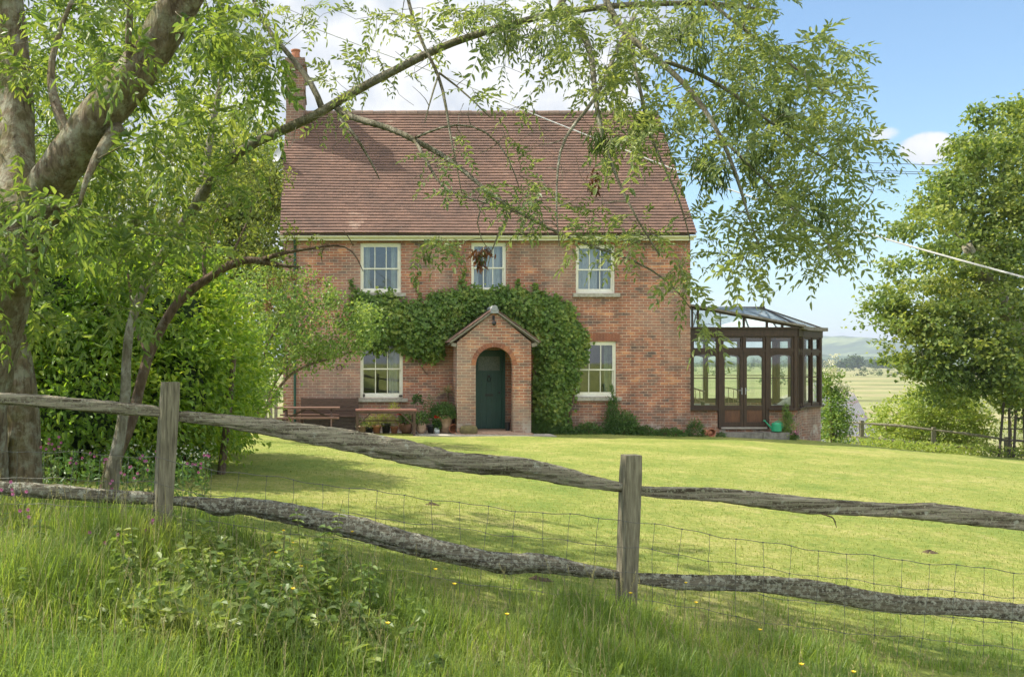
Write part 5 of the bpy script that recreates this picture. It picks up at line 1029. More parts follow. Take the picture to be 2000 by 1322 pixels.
for sp in ([(809, 273, 7.3, .02), (839, 313, 7.2, .016), (850, 345, 7.2, .014), (858, 375, 7.1, .012), (923, 388, 7.0, .011), (982, 407, 6.9, .009), (1037, 427, 6.8, .007)],
           [(665, 232, 7.7, .022), (692, 257, 7.6, .02), (721, 293, 7.5, .016), (735, 325, 7.5, .012), (745, 350, 7.5, .005)],
           [(809, 270, 7.3, .014), (858, 247, 7.1, .012), (907, 236, 7.0, .011), (956, 254, 6.9, .01), (1005, 309, 6.8, .007), (1020, 380, 6.8, .004)],
           [(793, -20, 7.2, .02), (809, 49, 7.1, .018), (829, 91, 7.0, .017), (858, 143, 6.9, .017), (868, 195, 6.8, .015), (871, 260, 6.8, .012), (891, 326, 6.7, .008), (900, 380, 6.7, .004)],
           [(858, 143, 6.9, .012), (900, 165, 6.8, .01), (935, 200, 6.7, .008), (955, 228, 6.7, .005)], [(858, 143, 6.9, .012), (838, 200, 6.8, .009), (832, 240, 6.8, .005)],
           [(1240, 30, 6.7, .022), (1190, 130, 6.4, .02), (1150, 215, 6.2, .018), (1102, 244, 6.2, .015), (1080, 280, 6.2, .012), (1093, 326, 6.1, .011), (1080, 374, 6.1, .009), (1089, 427, 6.1, .006), (1095, 480, 6.1, .004)],
           [(1100, 29, 6.8, .035), (1133, 49, 6.7, .036), (1155, 100, 6.5, .03), (1158, 160, 6.4, .024), (1175, 250, 6.2, .018), (1200, 330, 6.2, .015), (1240, 420, 6.1, .01), (1290, 500, 6.1, .005)],
           [(1175, -20, 6.8, .035), (1194, 33, 6.6, .035), (1227, 75, 6.4, .03), (1300, 120, 6.2, .026), (1370, 190, 6.1, .022), (1420, 280, 6.0, .018), (1450, 380, 6.0, .013), (1470, 470, 6.0, .008), (1500, 530, 6.0, .004)],
           [(1300, 120, 6.2, .02), (1400, 150, 6.3, .018), (1480, 220, 6.3, .014), (1560, 290, 6.3, .010), (1640, 330, 6.3, .006), (1700, 380, 6.3, .004)],
           [(1380, 0, 6.8, .02), (1450, 60, 6.6, .016), (1540, 120, 6.5, .012), (1610, 180, 6.5, .007)],
           [(1420, 280, 6.0, .014), (1500, 360, 6.0, .01), (1570, 430, 6.0, .007), (1650, 510, 6.0, .004)],
           [(1227, 75, 6.4, .02), (1250, 180, 6.3, .016), (1270, 280, 6.2, .013), (1330, 380, 6.2, .009), (1350, 470, 6.2, .004)],
           [(1450, 60, 6.6, .01), (1480, -60, 6.6, .008), (1475, 60, 6.5, .004)],
           [(956, 378, 7.0, .012), (920, 420, 6.9, .009), (905, 440, 6.9, .006), (930, 470, 6.9, .004), (955, 500, 6.9, .003)], [(1000, 410, 6.9, .012), (970, 450, 6.8, .008), (940, 500, 6.8, .005), (950, 540, 6.8, .003)], [(1175, -20, 6.8, .04), (1150, -120, 7, .05), (1080, 30, 6.9, .034)]):
    S.limb(L3(sp), 7, .08, .014)
At = ell([(1180, 90, 140, 110, 50, 5.6, 7.6), (1380, 110, 150, 120, 62, 5.6, 7.4), (1350, 260, 140, 90, 40, 5.5, 7.0), (1490, 190, 120, 120, 52, 5.6, 7.2), (1570, 320, 110, 100, 44, 5.7, 7.0), (1600, 180, 85, 120, 28, 5.8, 7), (1470, 420, 110, 70, 26, 5.6, 6.8), (1610, 440, 90, 60, 24, 5.7, 6.8), (1500, 500, 130, 45, 15, 5.7, 6.6), (1680, 275, 50, 25, 9, 6, 6.6), (1670, 390, 45, 60, 9, 5.8, 6.8), (1640, 90, 40, 40, 5, 6, 7), (1200, 455, 110, 40, 20, 6, 6.8), (1060, 400, 110, 50, 16, 6.2, 7), (1030, 50, 110, 50, 34, 6, 7.6), (880, 50, 120, 50, 22, 6.5, 7.8), (740, 90, 70, 80, 9, 7, 8), (930, 320, 110, 60, 12, 6.5, 7.2), (880, 480, 70, 18, 5, 6.6, 7.2), (660, 190, 40, 60, 7, 7, 8.5), (600, 30, 60, 35, 6, 7, 8.6), (500, 60, 50, 60, 12, 7, 8.6), (1330, 540, 60, 30, 7, 6, 6.6), (1380, 640, 20, 15, 3, 6.2, 6.6), (1210, 270, 60, 130, 10, 5.8, 6.8), (980, 190, 60, 60, 6, 6.4, 7),
          (1250, -120, 380, 90, 80, 5.6, 8), (450, -100, 150, 100, 24, 7.5, 9.5), (430, 150, 90, 150, 16, 8, 9.6), (1450, -60, 120, 50, 30, 5.8, 7), (480, 340, 60, 50, 10, 7.8, 8.8)])
LB, LD = S.grow(At, .0035, .0045, .10, 4, .11, .62, wob=.16)
S.grow(ell([(980, 300, 200, 120, 34, 6.2, 7.2), (1250, 330, 140, 160, 30, 5.8, 6.8), (850, 120, 150, 110, 22, 6.6, 7.6), (1450, 330, 160, 130, 22, 5.8, 6.8), (620, 260, 90, 60, 10, 7, 8)]), .003, .003, -.05, 3, .2, .5, wob=.42)
S.mb.build('trunk', M['barkgrey'], B_, smooth=True)
_k = rng.random(len(LB)) < .92; leafset(LB[_k], LD[_k], 2, .92, 'crown', M['ashleaf_pale'], B_, .050, pairs=5)
L3 = _L3
def keys(px, py, Y, sc_=1.0, n=75, up=0):
    c = P(px, py, Y); mb = MB(); B = c + rng.normal(0, 1, (n, 3))*np.array([.034, .034, .045])*sc_; D = norm(np.array([0, 0, -1.0]) + rng.normal(0, .3, (n, 3))); leaves(mb, B, D, rdir(n), rng.uniform(.05, .09, n)*sc_*1.2, .009, 'hex'); return mb.build('seed_cluster', M['key'], B_)
for k in ((990, 50, 6.9, 1.5, 130), (1052, 68, 6.8, 1.1), (1165, 265, 6.2, 1.1), (1178, 268, 6.3, .9), (1347, 45, 6.3, 1.3), (1365, 92, 6.2, 1.2), (1310, 55, 6.4, 1.0), (1250, 235, 6.1, 1.3), (1440, 215, 6.1, 1.1), (1535, 215, 6.2, 1.0), (1385, 320, 6.0, 1.3), (1470, 300, 6.0, 1.2), (1505, 285, 6.0, .9), (1600, 410, 6.0, 1.1), (1410, 345, 6.0, .8), (835, 500, 6.9, .55, 35), (940, 500, 6.8, .5, 30)): keys(*k)
for px, py in ((930, 495), (938, 515), (952, 490), (1160, 340), (1161, 365)):
    mb = MB(); B = P(px, py, 6.8)+rng.normal(0, .018, (30, 3)); leaves(mb, B, norm(np.array([0, 0, -1.])+rng.normal(0, .5, (30, 3))), rdir(30), .05, .015, 'hex'); mb.build('dead_seed_cluster', M['rust'], B_)
# third trunk standing behind the rails at the far left
T_ = thing('ash_trunk_tree', 'mossy thick trunked ash behind the rails leaning out at the left edge', 'tree', tuple(P(45, 960, 8.6))); S = Skel(.12); b0 = P(45, 900, 8.6)
S.limb([[b0[0], 8.6, zg(b0[0], 8.6)-.3, .20]] + L3([(45, 930, 8.6, .165), (45, 820, 8.6, .15), (38, 720, 8.6, .135), (20, 640, 8.6, .115), (-5, 560, 8.6, .10), (-60, 430, 8.8, .09), (-120, 250, 9.2, .07), (-160, 50, 9.5, .05)]), 18, .05)
S.limb([[b0[0]-.28, 8.4, zg(b0[0], 8.5)-.2, .16]] + L3([(-12, 940, 8.4, .12), (-8, 850, 8.4, .10), (-30, 740, 8.4, .09), (-90, 600, 8.6, .07)]), 14, .05)
At = ell([(60, 620, 80, 60, 12, 7.8, 9), (60, 420, 120, 120, 40, 8.5, 10.5), (-150, 200, 200, 250, 60, 8, 11), (100, 200, 180, 160, 60, 9, 11.5), (250, 60, 200, 120, 40, 9.5, 12)])
LB, LD = S.grow(At, .004, .006, .1, 7, .13, .6); S.mb.build('trunk', M['bark'], T_, smooth=True); leafset(LB, LD, 2, 1.1, 'crown', M['ashleaf'], T_, .075)
# leaning small leaved tree
N_ = thing('hawthorn_tree', 'crooked small leaved tree with a bare brown stem leaning right toward the house', 'tree', tuple(P(200, 950, 8.9))); S = Skel(.10); b0 = P(198, 950, 8.9)
S.limb([[b0[0], 8.9, zg(b0[0], 8.9)-.15, .075]] + L3([(218, 905, 8.9, .062), (243, 855, 8.9, .058), (262, 800, 8.9, .052), (268, 750, 8.9, .049), (288, 690, 8.9, .047), (322, 625, 8.9, .045), (360, 575, 8.9, .043), (402, 552, 8.9, .041), (440, 524, 8.8, .036), (478, 507, 8.8, .036), (515, 506, 8.7, .033), (535, 520, 8.7, .026), (565, 525, 8.7, .014), (585, 520, 8.7, .006)]), 12, .06, .012)
for sp in ([(515, 506, 8.7, .026), (545, 492, 8.6, .018), (590, 487, 8.6, .013), (640, 478, 8.5, .010), (680, 473, 8.5, .009), (693, 490, 8.4, .008), (697, 512, 8.4, .006), (707, 532, 8.4, .003)], [(640, 478, 8.5, .007), (612, 490, 8.5, .006), (628, 512, 8.5, .003)], [(690, 480, 8.5, .006), (685, 465, 8.5, .004), (672, 452, 8.5, .003)],
           [(402, 552, 8.9, .02), (395, 500, 9.1, .016), (420, 430, 9.2, .012), (460, 380, 9.3, .008), (520, 360, 9.4, .004)], [(440, 524, 8.8, .016), (470, 460, 9, .012), (500, 400, 9.2, .008), (490, 340, 9.2, .004)], [(288, 690, 8.9, .02), (262, 640, 9.2, .018), (255, 560, 9.4, .014), (240, 480, 9.5, .008)]): S.limb(L3(sp), 7, .08, .01)
At = ell([(430, 430, 120, 100, 60, 8.4, 10), (520, 470, 70, 60, 26, 8.4, 9.6), (560, 540, 50, 40, 10, 8.5, 9.3), (330, 520, 110, 70, 26, 8.8, 10), (500, 350, 80, 60, 24, 8.8, 10), (380, 330, 80, 70, 26, 9, 10.4), (620, 470, 30, 20, 4, 8.4, 8.8)])
LB, LD = S.grow(At, .003, .005, .12, 4, .035, .8, wob=.12); S.mb.build('trunk', M['barkbrown'], N_, smooth=True)
B = np.repeat(LB, 5, 0)+rng.normal(0, .03, (len(LB)*5, 3)); mb = MB(); leaves(mb, B, rdir(len(B)), norm(rdir(len(B))+np.array([0, 0, .6])), rng.uniform(.025, .045, len(B)), rng.uniform(.014, .026, len(B)), 'hex'); mb.build('crown', M['hawleaf'], N_)
# laurel hedge
HG = thing('laurel_hedge', 'big glossy laurel hedge behind the foreground trees on the left', 'hedge', (-4.5, 14, .5))
def Q(px, py, Y, rx, ry, rz): return (P(px, py, Y), (rx, ry, rz))
bl = [Q(140, 660, 13, 1.3, 1.2, 1.4), Q(160, 790, 12.4, 1.3, 1.1, 1.1), Q(300, 630, 13.6, 1.15, 1.1, 1.2), Q(310, 760, 13.2, 1.2, 1.1, 1.1), Q(375, 700, 14.5, .95, 1.1, 1.1), Q(395, 790, 14.8, 0.75, 1.0, .85), Q(60, 640, 12.5, 1.2, 1, 1.4), Q(325, 575, 14.6, .9, 1, .8), Q(425, 715, 16.5, .6, 1.1, 1.0), Q(430, 790, 17, .6, 1, .8), Q(-100, 680, 12.5, 1.4, 1, 1.6)]
mb = blob_foliage(MB(), bl, 62000, .09, .45, .15, 22, .80, 'hex', 1.0, .35, zmin=lambda x, y: gz(x, y)); mb = blob_foliage(mb, [(a, tuple(q_*.82 for q_ in b)) for a, b in bl], 30000, .10, .45, .2, 18, .9, 'hex', .8, .3, zmin=lambda x, y: gz(x, y)); mb.build('leaves', M['laurel'], HG)
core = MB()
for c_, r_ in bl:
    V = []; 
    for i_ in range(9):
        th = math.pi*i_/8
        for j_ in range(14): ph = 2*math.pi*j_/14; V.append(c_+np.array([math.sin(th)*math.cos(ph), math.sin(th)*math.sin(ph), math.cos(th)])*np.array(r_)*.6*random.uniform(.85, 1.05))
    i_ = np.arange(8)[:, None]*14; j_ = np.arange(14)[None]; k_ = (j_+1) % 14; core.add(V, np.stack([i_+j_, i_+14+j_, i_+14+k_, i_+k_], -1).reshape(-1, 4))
core.build('shade_core', plain('shade_core_green', (0.04, 0.07, 0.018), (0.02, 0.035, 0.01), 0.9, 12, bs=1.0, bd=.05), HG)  # solid filler lumps, coloured dark to stand for shade deep between the leaves
for px in (100, 180, 260, 350, 430): mb = MB(); c_ = P(px, 800, 13.4); z = g1(c_[0], 13.4); a = resample([[c_[0], 13.4, z-.1, .06], [c_[0]+.1, 13.5, z+.8, .05], [c_[0]+.2, 13.5, z+1.8, .03]], .2); mb.tube(a[:, :3], a[:, 3], 8); mb.build('stem', M['barkbrown'], HG)
# lilac by the corner of the house
LI = thing('lilac_bush', 'loose leafy lilac with brown spent flower heads in front of the left facade', 'shrub', (-1.8, 21.5, .1)); S = Skel(.12); y = 21.5
for sp in ([(500, 850, y, .05), (525, 780, y, .04), (560, 735, y-.1, .034), (600, 715, y-.2, .028), (650, 700, y-.3, .02), (700, 680, y-.4, .012)], [(500, 850, y, .05), (530, 760, y+.1, .035), (565, 710, y, .025), (590, 690, y, .015), (575, 660, y, .01)], [(498, 850, y, .05), (505, 760, y, .04), (520, 680, y, .03), (560, 600, y, .02), (580, 560, y, .01)], [(560, 735, y-.1, .02), (565, 670, y-.1, .016), (600, 620, y-.2, .01)]): S.limb([list(P(a, min(b_, 848), c_))+[d] for a, b_, c_, d in sp], 8, .06, .02)
At = ell([(600, 690, 70, 40, 30, 20.6, 22.2), (540, 760, 30, 40, 12, 20.8, 22.2), (560, 620, 80, 70, 60, 20.6, 22.6), (640, 640, 90, 60, 70, 20.6, 22.4), (700, 625, 42, 40, 26, 20.8, 22), (590, 570, 60, 40, 34, 20.8, 22.4), (520, 700, 40, 90, 40, 20.8, 22.4), (620, 690, 60, 18, 14, 20.8, 22), (510, 560, 50, 60, 30, 21, 22.6), (660, 585, 30, 20, 8, 21, 22)])
LB, LD = S.grow(At, .004, .006, .12, 6, .10, .75); S.mb.build('stems', M['barkbrown'], LI, smooth=True)
B = np.repeat(LB, 13, 0)+rng.normal(0, .11, (len(LB)*13, 3)); mb = MB(); leaves(mb, B, norm(rdir(len(B))-np.array([0, 0, .5])), norm(rdir(len(B))*.8+np.array([0, 0, .7])), rng.uniform(.06, .10, len(B)), rng.uniform(.035, .06, len(B)), 'hex'); mb.build('leaves', M['lilac'], LI)
for px, py in ((525, 555), (535, 548), (546, 552), (570, 545), (577, 545), (623, 548), (521, 598), (531, 597), (600, 560), (524, 600)):
    mb = MB(); B = P(px, py, 20.9)+rng.normal(0, 1, (40, 3))*np.array([.035, .035, .07]); leaves(mb, B, rdir(40), rdir(40), .04, .03, 'hex'); mb.build('spent_flower', M['rust'], LI)
# trees behind the house on the left
def bgtree(name, lab, base, blobs, n, L, mt, H_=None, bark='bark', W=.55, clump=.45, per=26, grp=None, tr=.28, shell=.72):
    o = thing(name, lab, 'tree', base, grp); S = Skel(.35); top = np.mean([b_[0] for b_ in blobs], 0)
    S.limb([[base[0], base[1], base[2]-.3, tr*1.3], [base[0], base[1], base[2]+1.2, tr], [base[0]+(top[0]-base[0])*.5, base[1]+(top[1]-base[1])*.5, base[2]+(top[2]-base[2])*.6, tr*.7], [top[0], top[1], top[2]+.8, tr*.35]], 10, .05, .05)
    LBs, _ = S.grow([b_[0]+norm(rng.normal(size=3))*np.array(b_[1])*random.uniform(.2, .85) for b_ in blobs for _k in range(9)], .012, .016, .08, 40, 1.0, .5, twn=5)
    S.mb.build('trunk', M[bark], o, smooth=True); mb = MB(); blob_foliage(mb, blobs, n, L, W, clump, per, shell, 'rhomb', .6, .25); mb.build('crown', M[mt], o); return o
g_ = 'trees behind the house on the left'
bgtree('ash_tree', 'tall pale leaved tree filling the gap between hedge and roof', (-4.8, 34, 0), [Q(505, 440, 34, 1.3, 1.6, 2.2), Q(470, 330, 34, 1.6, 1.6, 2.2), Q(520, 560, 33, 1.1, 1.3, 1.7), Q(530, 345, 33, 1.0, 1.2, 1.3), Q(440, 480, 34, 1.6, 1.5, 2), Q(480, 650, 32, 1.2, 1.2, 1.6)], 26000, .17, 'farleaf', grp=g_)
bgtree('ash_tree', 'light green tree seen through the foreground branches above the hedge', (-10, 36, 0), [Q(330, 400, 36, 2.2, 2, 2.6), Q(240, 480, 36, 2.2, 2, 2.6), Q(390, 280, 37, 1.8, 1.8, 1.8), Q(330, 560, 35, 2, 1.8, 2), Q(160, 400, 37, 2.2, 2, 2.4)], 24000, .18, 'farleaf', grp=g_, clump=.55)
bgtree('ash_tree', 'shady green tree farthest left behind the two big ash trunks', (-16, 34, 0), [Q(60, 500, 33, 2.4, 2, 3), Q(-60, 420, 33, 2.6, 2, 3), Q(120, 620, 30, 2, 1.6, 2), Q(60, 300, 35, 2.2, 2, 2.2), Q(-150, 560, 32, 2.6, 2, 3)], 24000, .18, 'oakleaf', grp=g_, clump=.5)
# great maple on the right
MAPLE = []
for a_, b_ in ((1985, 210), (1950, 212), (1920, 225), (1898, 245), (1896, 290), (1862, 282), (1880, 335), (1845, 355), (1815, 365), (1800, 395), (1835, 425), (1775, 430), (1755, 448), (1810, 480), (1785, 512), (1730, 520), (1735, 560), (1712, 600), (1695, 632), (1730, 652), (1712, 688), (1768, 702), (1745, 735), (1795, 772), (1835, 782), (1885, 762), (1945, 790), (1985, 775), (1850, 520), (1900, 400), (1870, 580), (1800, 590), (1930, 480), (1930, 350), (1960, 290), (1840, 670), (1900, 640), (1940, 720)):
    MAPLE.append(Q(a_+22, b_, random.uniform(33, 36.5), random.uniform(.32, .65), random.uniform(.5, .9), random.uniform(.22, .42)))
bgtree('maple_tree', 'large spreading maple rising above the field at the right edge of the view', (P(2120, 860, 37)[0], 37, -1.9),
       MAPLE + [Q(2000, 340, 37, 1.7, 2.2, 2.2), Q(1975, 440, 36, 1.9, 2.2, 1.6), Q(1990, 250, 38, .8, 1.2, .9), Q(1900, 490, 36, 1.2, 1.8, .9), Q(1935, 570, 35, 2.0, 2.0, 1.4), Q(1845, 630, 34.5, 1.6, 1.8, .9), Q(1785, 630, 34.5, .9, 1.2, .6), Q(1880, 700, 34, 1.6, 1.6, .9), Q(1960, 690, 34, 1.8, 1.8, 1.1), Q(2080, 560, 37, 3, 3, 3), Q(2120, 380, 38, 3, 3, 3), Q(2200, 600, 37, 3.4, 3, 3), Q(2080, 710, 36, 2, 2, 1.2), Q(1800, 560, 35.5, 1.0, 1.2, .7), Q(1870, 390, 36.5, 1.0, 1.2, 1.1), Q(1800, 705, 34.2, .9, 1, .7), Q(1845, 745, 34, .7, 1, .55), Q(1965, 742, 33.8, 1.4, 1.2, .7), Q(1905, 300, 37, .8, 1, .9), Q(1735, 590, 35, .7, .8, .6)],
       76000, .165, 'oakleaf', bark='barkgrey', tr=.5, W=.8, clump=.27, per=45, shell=.45)
# bushes beyond the fence
def bush(name, lab, blobs, n, L, mt, cat='bush', W=.6, clump=.16, per=20, base=None, zmin=None, extra=None):
    c = blobs[0][0]; base = base or (c[0], c[1], g1(c[0], c[1])); o = thing(name, lab, cat, base); mb = MB(); blob_foliage(mb, blobs, n, L, W, clump, per, .6, 'rhomb', .9, .1, zmin=zmin); mb.build('leaves', M[mt], o)
    for k in range(5): mb = MB(); b_ = blobs[k % len(blobs)]; tp_ = b_[0]+np.array([0, 0, b_[1][2]*.4]); zb = g1(tp_[0], tp_[1])-.05; a = resample([[b_[0][0]*.5+base[0]*.5, b_[0][1], min(zb, base[2]), .04], [tp_[0], tp_[1], (zb+tp_[2])/2, .03], list(tp_)+[.012]], .2); mb.tube(a[:, :3], a[:, 3], 6); mb.build('stem', M['barkbrown'], o)
    return o
bush('field_bush', 'wide bright green bush beyond the low timber fence on the right', [Q(1770, 820, 39, 1.3, 1.2, 1.0), Q(1835, 810, 39, 1.4, 1.3, 1.2), Q(1890, 830, 39, 1.0, 1.1, 1.0), Q(1730, 840, 38.5, .8, 1, .8), Q(1800, 785, 39.5, .7, .8, .6), Q(1870, 785, 39.5, .6, .8, .5), Q(1860, 860, 38.5, 1.3, 1, .8), Q(1785, 870, 38.5, 1.3, 1, .8)], 15000, .13, 'bushleaf')
o = bush('elder_bush', 'dark green shrub with creamy blossom beside the end of the conservatory', [Q(1628, 790, 33, .28, .6, .8), Q(1625, 840, 33, .34, .6, .9), Q(1636, 815, 33.2, .22, .5, .5), Q(1622, 745, 33, .25, .4, .45)], 5000, .10, 'ivy')
mb = MB(); blob_foliage(mb, [Q(1622, 722, 32.6, .2, .3, .25), Q(1640, 752, 32.6, .28, .3, .12), Q(1650, 765, 32.5, .12, .3, .15), Q(1630, 700, 32.6, .12, .2, .2)], 800, .045, .9, .07, 15, .5); mb.build('blossom', M['blossom'], o)
bush('rose_bush', 'sprawling pale flowering bush around the foot of the trellis', [Q(1975, 840, 37, .8, 1, .9), Q(2010, 800, 37, .8, 1, 1.0), Q(1940, 880, 36.8, .8, .8, .4), Q(2050, 830, 37, 1.1, 1, 1.4)], 2600, .09, 'farleaf')
# weeds along the field fence
mb = MB(); n = 5200; X = rng.uniform(18, 30, n); Yv = 35.6+rng.normal(0, .5, n)-(X-20)*.1; B = np.stack([X, Yv, gz(X, Yv)+rng.uniform(0, .38, n)], -1); leaves(mb, B, norm(rdir(n)+np.array([0, 0, .5])), rdir(n), rng.uniform(.06, .14, n), rng.uniform(.03, .06, n), 'rhomb'); tag(mb.build('weeds', M['bushleaf']), 'low leafy weeds growing along the foot of the field fence', 'weeds', kind='stuff')
# planting at the foot of the wall
def wallplant(px, w_, h, n, lab, L=.07, W=.4, mt='herb', Y=25.7, spire=None, name='wall_plant', fl=None):
    x = fx(px, Y); z = g1(x, Y); o = thing(name, lab, 'plant', (x, Y, z)); mb = MB(); herb(mb, (x, Y, z), w_, h, n, L, W, .7)
    if spire:
        for sx_, sh in spire:
            m_ = 220; zz = rng.uniform(0, 1, m_); B = np.stack([x+sx_+rng.normal(0, .11, m_)*(1.1-zz), Y+rng.normal(0, .08, m_), z+.2+zz*sh], -1); leaves(mb, B, norm(rdir(m_)*.7+np.array([0, 0, .9])), rdir(m_), .10, .02, 'hex')
    mb.build('leaves', M[mt], o)
    if fl: mb = MB(); herb(mb, (x, Y-.1, z+h*.5), w_*.7, h*.6, 60, .03, .8); mb.build('flowers', M[fl], o)
wallplant(1216, .48, .62, 2600, 'rounded dark green shrub under the right hand window sill')
wallplant(1195, .22, .4, 500, 'tall narrow spire of willowherb rising to the right window sill', .09, .2, spire=((0, 1.05), (.08, .75), (-.05, .6)))
wallplant(1150, .42, .30, 900, 'low straggling weeds at the wall left of the round shrub')
wallplant(1100, .35, .28, 700, 'small leafy plants at the bare creeper stems by the wall')
wallplant(1060, .36, .34, 900, 'grassy clump at the foot of the creeper right of the porch', .10, .14)
wallplant(1262, .35, .22, 600, 'ragged low weeds right of the round shrub at the wall')
wallplant(1310, .42, .20, 700, 'grey green low herbs near the right corner of the facade')
wallplant(1358, .24, .45, 600, 'upright weeds growing at the corner between house and conservatory', .09, .2)
wallplant(1535, .20, .3, 420, 'pale tall weed beside the watering can', .09, .2, 'lilac', 26.0, spire=((0, .7), (.05, .5)))
wallplant(1548, .16, .25, 260, 'small pink flowered plant in front of the conservatory wall', .05, .6, 'herb', 25.95, fl='pink')
wallplant(1408, .14, .12, 160, 'tiny weeds at the left end of the conservatory step', .05, .4, 'herb', 25.65)
# distant trees on the marsh
def lump(mb, x, y, z, w_, h, n, L): blob_foliage(mb, [((x, y, z+h*.5), (w_, w_, h*.55))], n, L, .8, w_*.2, 10, .5, 'rhomb', .6, .0)
mb = MB(); X = rng.uniform(-1300, 1500, 620)
for k, x in enumerate(X): yv = 1330+rng.uniform(-60, 90); hh = rng.uniform(4, 10)*(1+.5*math.sin(x/90.)); lump(mb, x, yv, -6.3, rng.uniform(5, 12), max(3, hh), 140, 2.4)
for yv, x0_, x1_, st_ in ((520, 180, 420, 9), (760, 200, 620, 12), (980, 250, 900, 15), (330, 150, 260, 7)):
    for x in np.arange(x0_, x1_, st_):
        if random.random() < .7: lump(mb, x, yv+x*.06+random.uniform(-3, 3), -6.3, random.uniform(2.5, 6), random.uniform(1.2, 3.2), 60, 1.1)
tag(mb.build('distant_trees', plain('far_foliage', (0.08, 0.12, 0.04), (0.05, 0.08, 0.03), 1.0, .05)), 'line of distant trees at the far side of the marsh', 'trees', kind='stuff')
for k, (px, Y, w_, h, lab) in enumerate(((1668, 1050, 9, 13, 'largest rounded tree standing alone on the far marsh'), (1648, 1150, 7, 9, 'small distant tree just left of the larger marsh tree'), (1722, 1120, 12, 8, 'wide low distant tree at the right of the marsh treeline'))):
    x = (px-CX)/F*Y; o = thing('marsh_tree', lab, 'tree', (x, Y, -6.3)); mb = MB(); lump(mb, x, Y, -6, w_, h, 900, 2.0); mb.build('crown', bpy.data.materials['far_foliage'], o); mb = MB(); mb.tube([(x, Y, -6.4), (x, Y, -6.3+h*.5)], .6, 6); mb.build('trunk', M['bark'], o)
mb = MB(); n = 1500; X = rng.uniform(-100, 420, n); Y_ = rng.uniform(150, 700, n)
mb = MB()
# ------------------------------------------------------------------ grass
def blades(n, xr, yr, h0, h1, w_, mt, name, lab, cat, keep=None, bend=.5, hf=None, zoff=-.01, clumpy=0):
    x = rng.uniform(*xr, n); y = rng.uniform(*yr, n)
    if clumpy: cx_ = rng.uniform(*xr, n//clumpy); cy_ = rng.uniform(*yr, n//clumpy); x = np.repeat(cx_, clumpy)+rng.normal(0, .06, len(cx_)*clumpy); y = np.repeat(cy_, clumpy)+rng.normal(0, .06, len(cx_)*clumpy)
    if keep is not None: k = keep(x, y); x, y = x[k], y[k]
    n = len(x); z = gz(x, y)+zoff; h = rng.uniform(h0, h1, n)
    if hf is not None: h = h*hf(x, y)
    a = rng.uniform(0, 2*math.pi, n); d = np.stack([np.cos(a), np.sin(a), 0*a], -1); s_ = np.stack([-np.sin(a), np.cos(a), 0*a], -1); b = rng.uniform(.1, 1, n)*bend; ww = w_*rng.uniform(.6, 1.3, n)
    B = np.stack([x, y, z], -1); up = np.array([0, 0, 1.0]); c = lambda v: v[:, None]
    m1 = B + up*c(h*.5) + d*c(h*b*.22); m2 = B + up*c(h*.86) + d*c(h*b*.62); tp_ = B + up*c(h*(1-.25*b)) + d*c(h*b*1.15)
    V = np.stack([B-s_*c(ww), B+s_*c(ww), m1-s_*c(ww*.9), m1+s_*c(ww*.9), m2-s_*c(ww*.6), m2+s_*c(ww*.6), tp_], 1).reshape(-1, 3); i_ = np.arange(n)[:, None]*7
    mb = MB(); mb.add(V, i_+np.array([0, 1, 3, 2]), i_+np.array([2, 3, 5, 4]), i_+np.array([4, 5, 6])); return tag(mb.build(name, mt), lab, cat, kind='stuff')
def edge(x): return np.interp(x, [-9, -3, -1.1, -.2, .5, 1.2, 2, 3, 4, 8], [11.5, 10.0, 7.6, 6.3, 5.9, 5.95, 6.2, 5.6, 5.3, 5.2])
kp = lambda x, y: (y < edge(x)+.25*np.sin(x*5)+rng.normal(0, .12, len(x))) & (np.abs(x) < y*1.05+.8) & ((x < -.3) | (y < 6.4+.15*np.sin(x*4)))
nearh = lambda x, y: np.interp(x, [-1.4, -.7, 0, .6, 1.2, 2.2, 3.2, 5], [.80, .66, .54, .48, .46, .46, .38, .34])*(1+.3*np.sin(x*3.1+y*2)*np.sin(x*1.3-y*3.7))*np.clip(1.15-.25*np.maximum(0, y-7), .55, 1.2)
blades(150000, (-5, 6.0), (3.4, 6.6), .16, .40, .0024, M['grass'], 'long_grass', 'long uncut green grass on the bank in front of the fence', 'grass', kp, .8, nearh, clumpy=10)
blades(70000, (-9, -.2), (6.3, 11.5), .12, .34, .003, M['grass'], 'bank_grass', 'rough grass under the trees behind the left of the fence', 'grass', kp, .7, nearh, clumpy=8)
blades(2600, (-4, 5), (3.6, 6.5), .35, .58, .0016, M['strawblade'], 'seed_grass', 'straw coloured seeding grass stalks in the long grass', 'grass', kp, .35, nearh)
def lawnkeep(x, y): return (y > edge(x)-.3) & (x < y*.76+.4) & (x > -y*.36-.6) & (y < 24.6) & ((rng.random(len(x)) < np.clip(7.5/y, 0, 1)**2.0))
blades(420000, (-7, 17), (6.0, 22), .018, .045, .0026, M['lawnblade'], 'lawn_grass', 'short mown sunlit yellow green lawn', 'lawn', lawnkeep, 1.1)
blades(26000, (-3, 9), (6.0, 10), .05, .11, .003, M['grass'], 'lawn_tufts', 'scattered tufts of longer grass at the foot of the fence', 'grass', lambda x, y: (y > edge(x)-.2) & (rng.random(len(x)) < np.exp(-(y-6.2)/.55)*.9) & (x < y*.76+.3), .7, clumpy=14)
mb = MB(); n = 420; x = rng.uniform(-3.5, 3.6, n); y = rng.uniform(4.0, 6.3, n); z = gz(x, y); h = rng.uniform(.34, .6, n)*nearh(x, y)
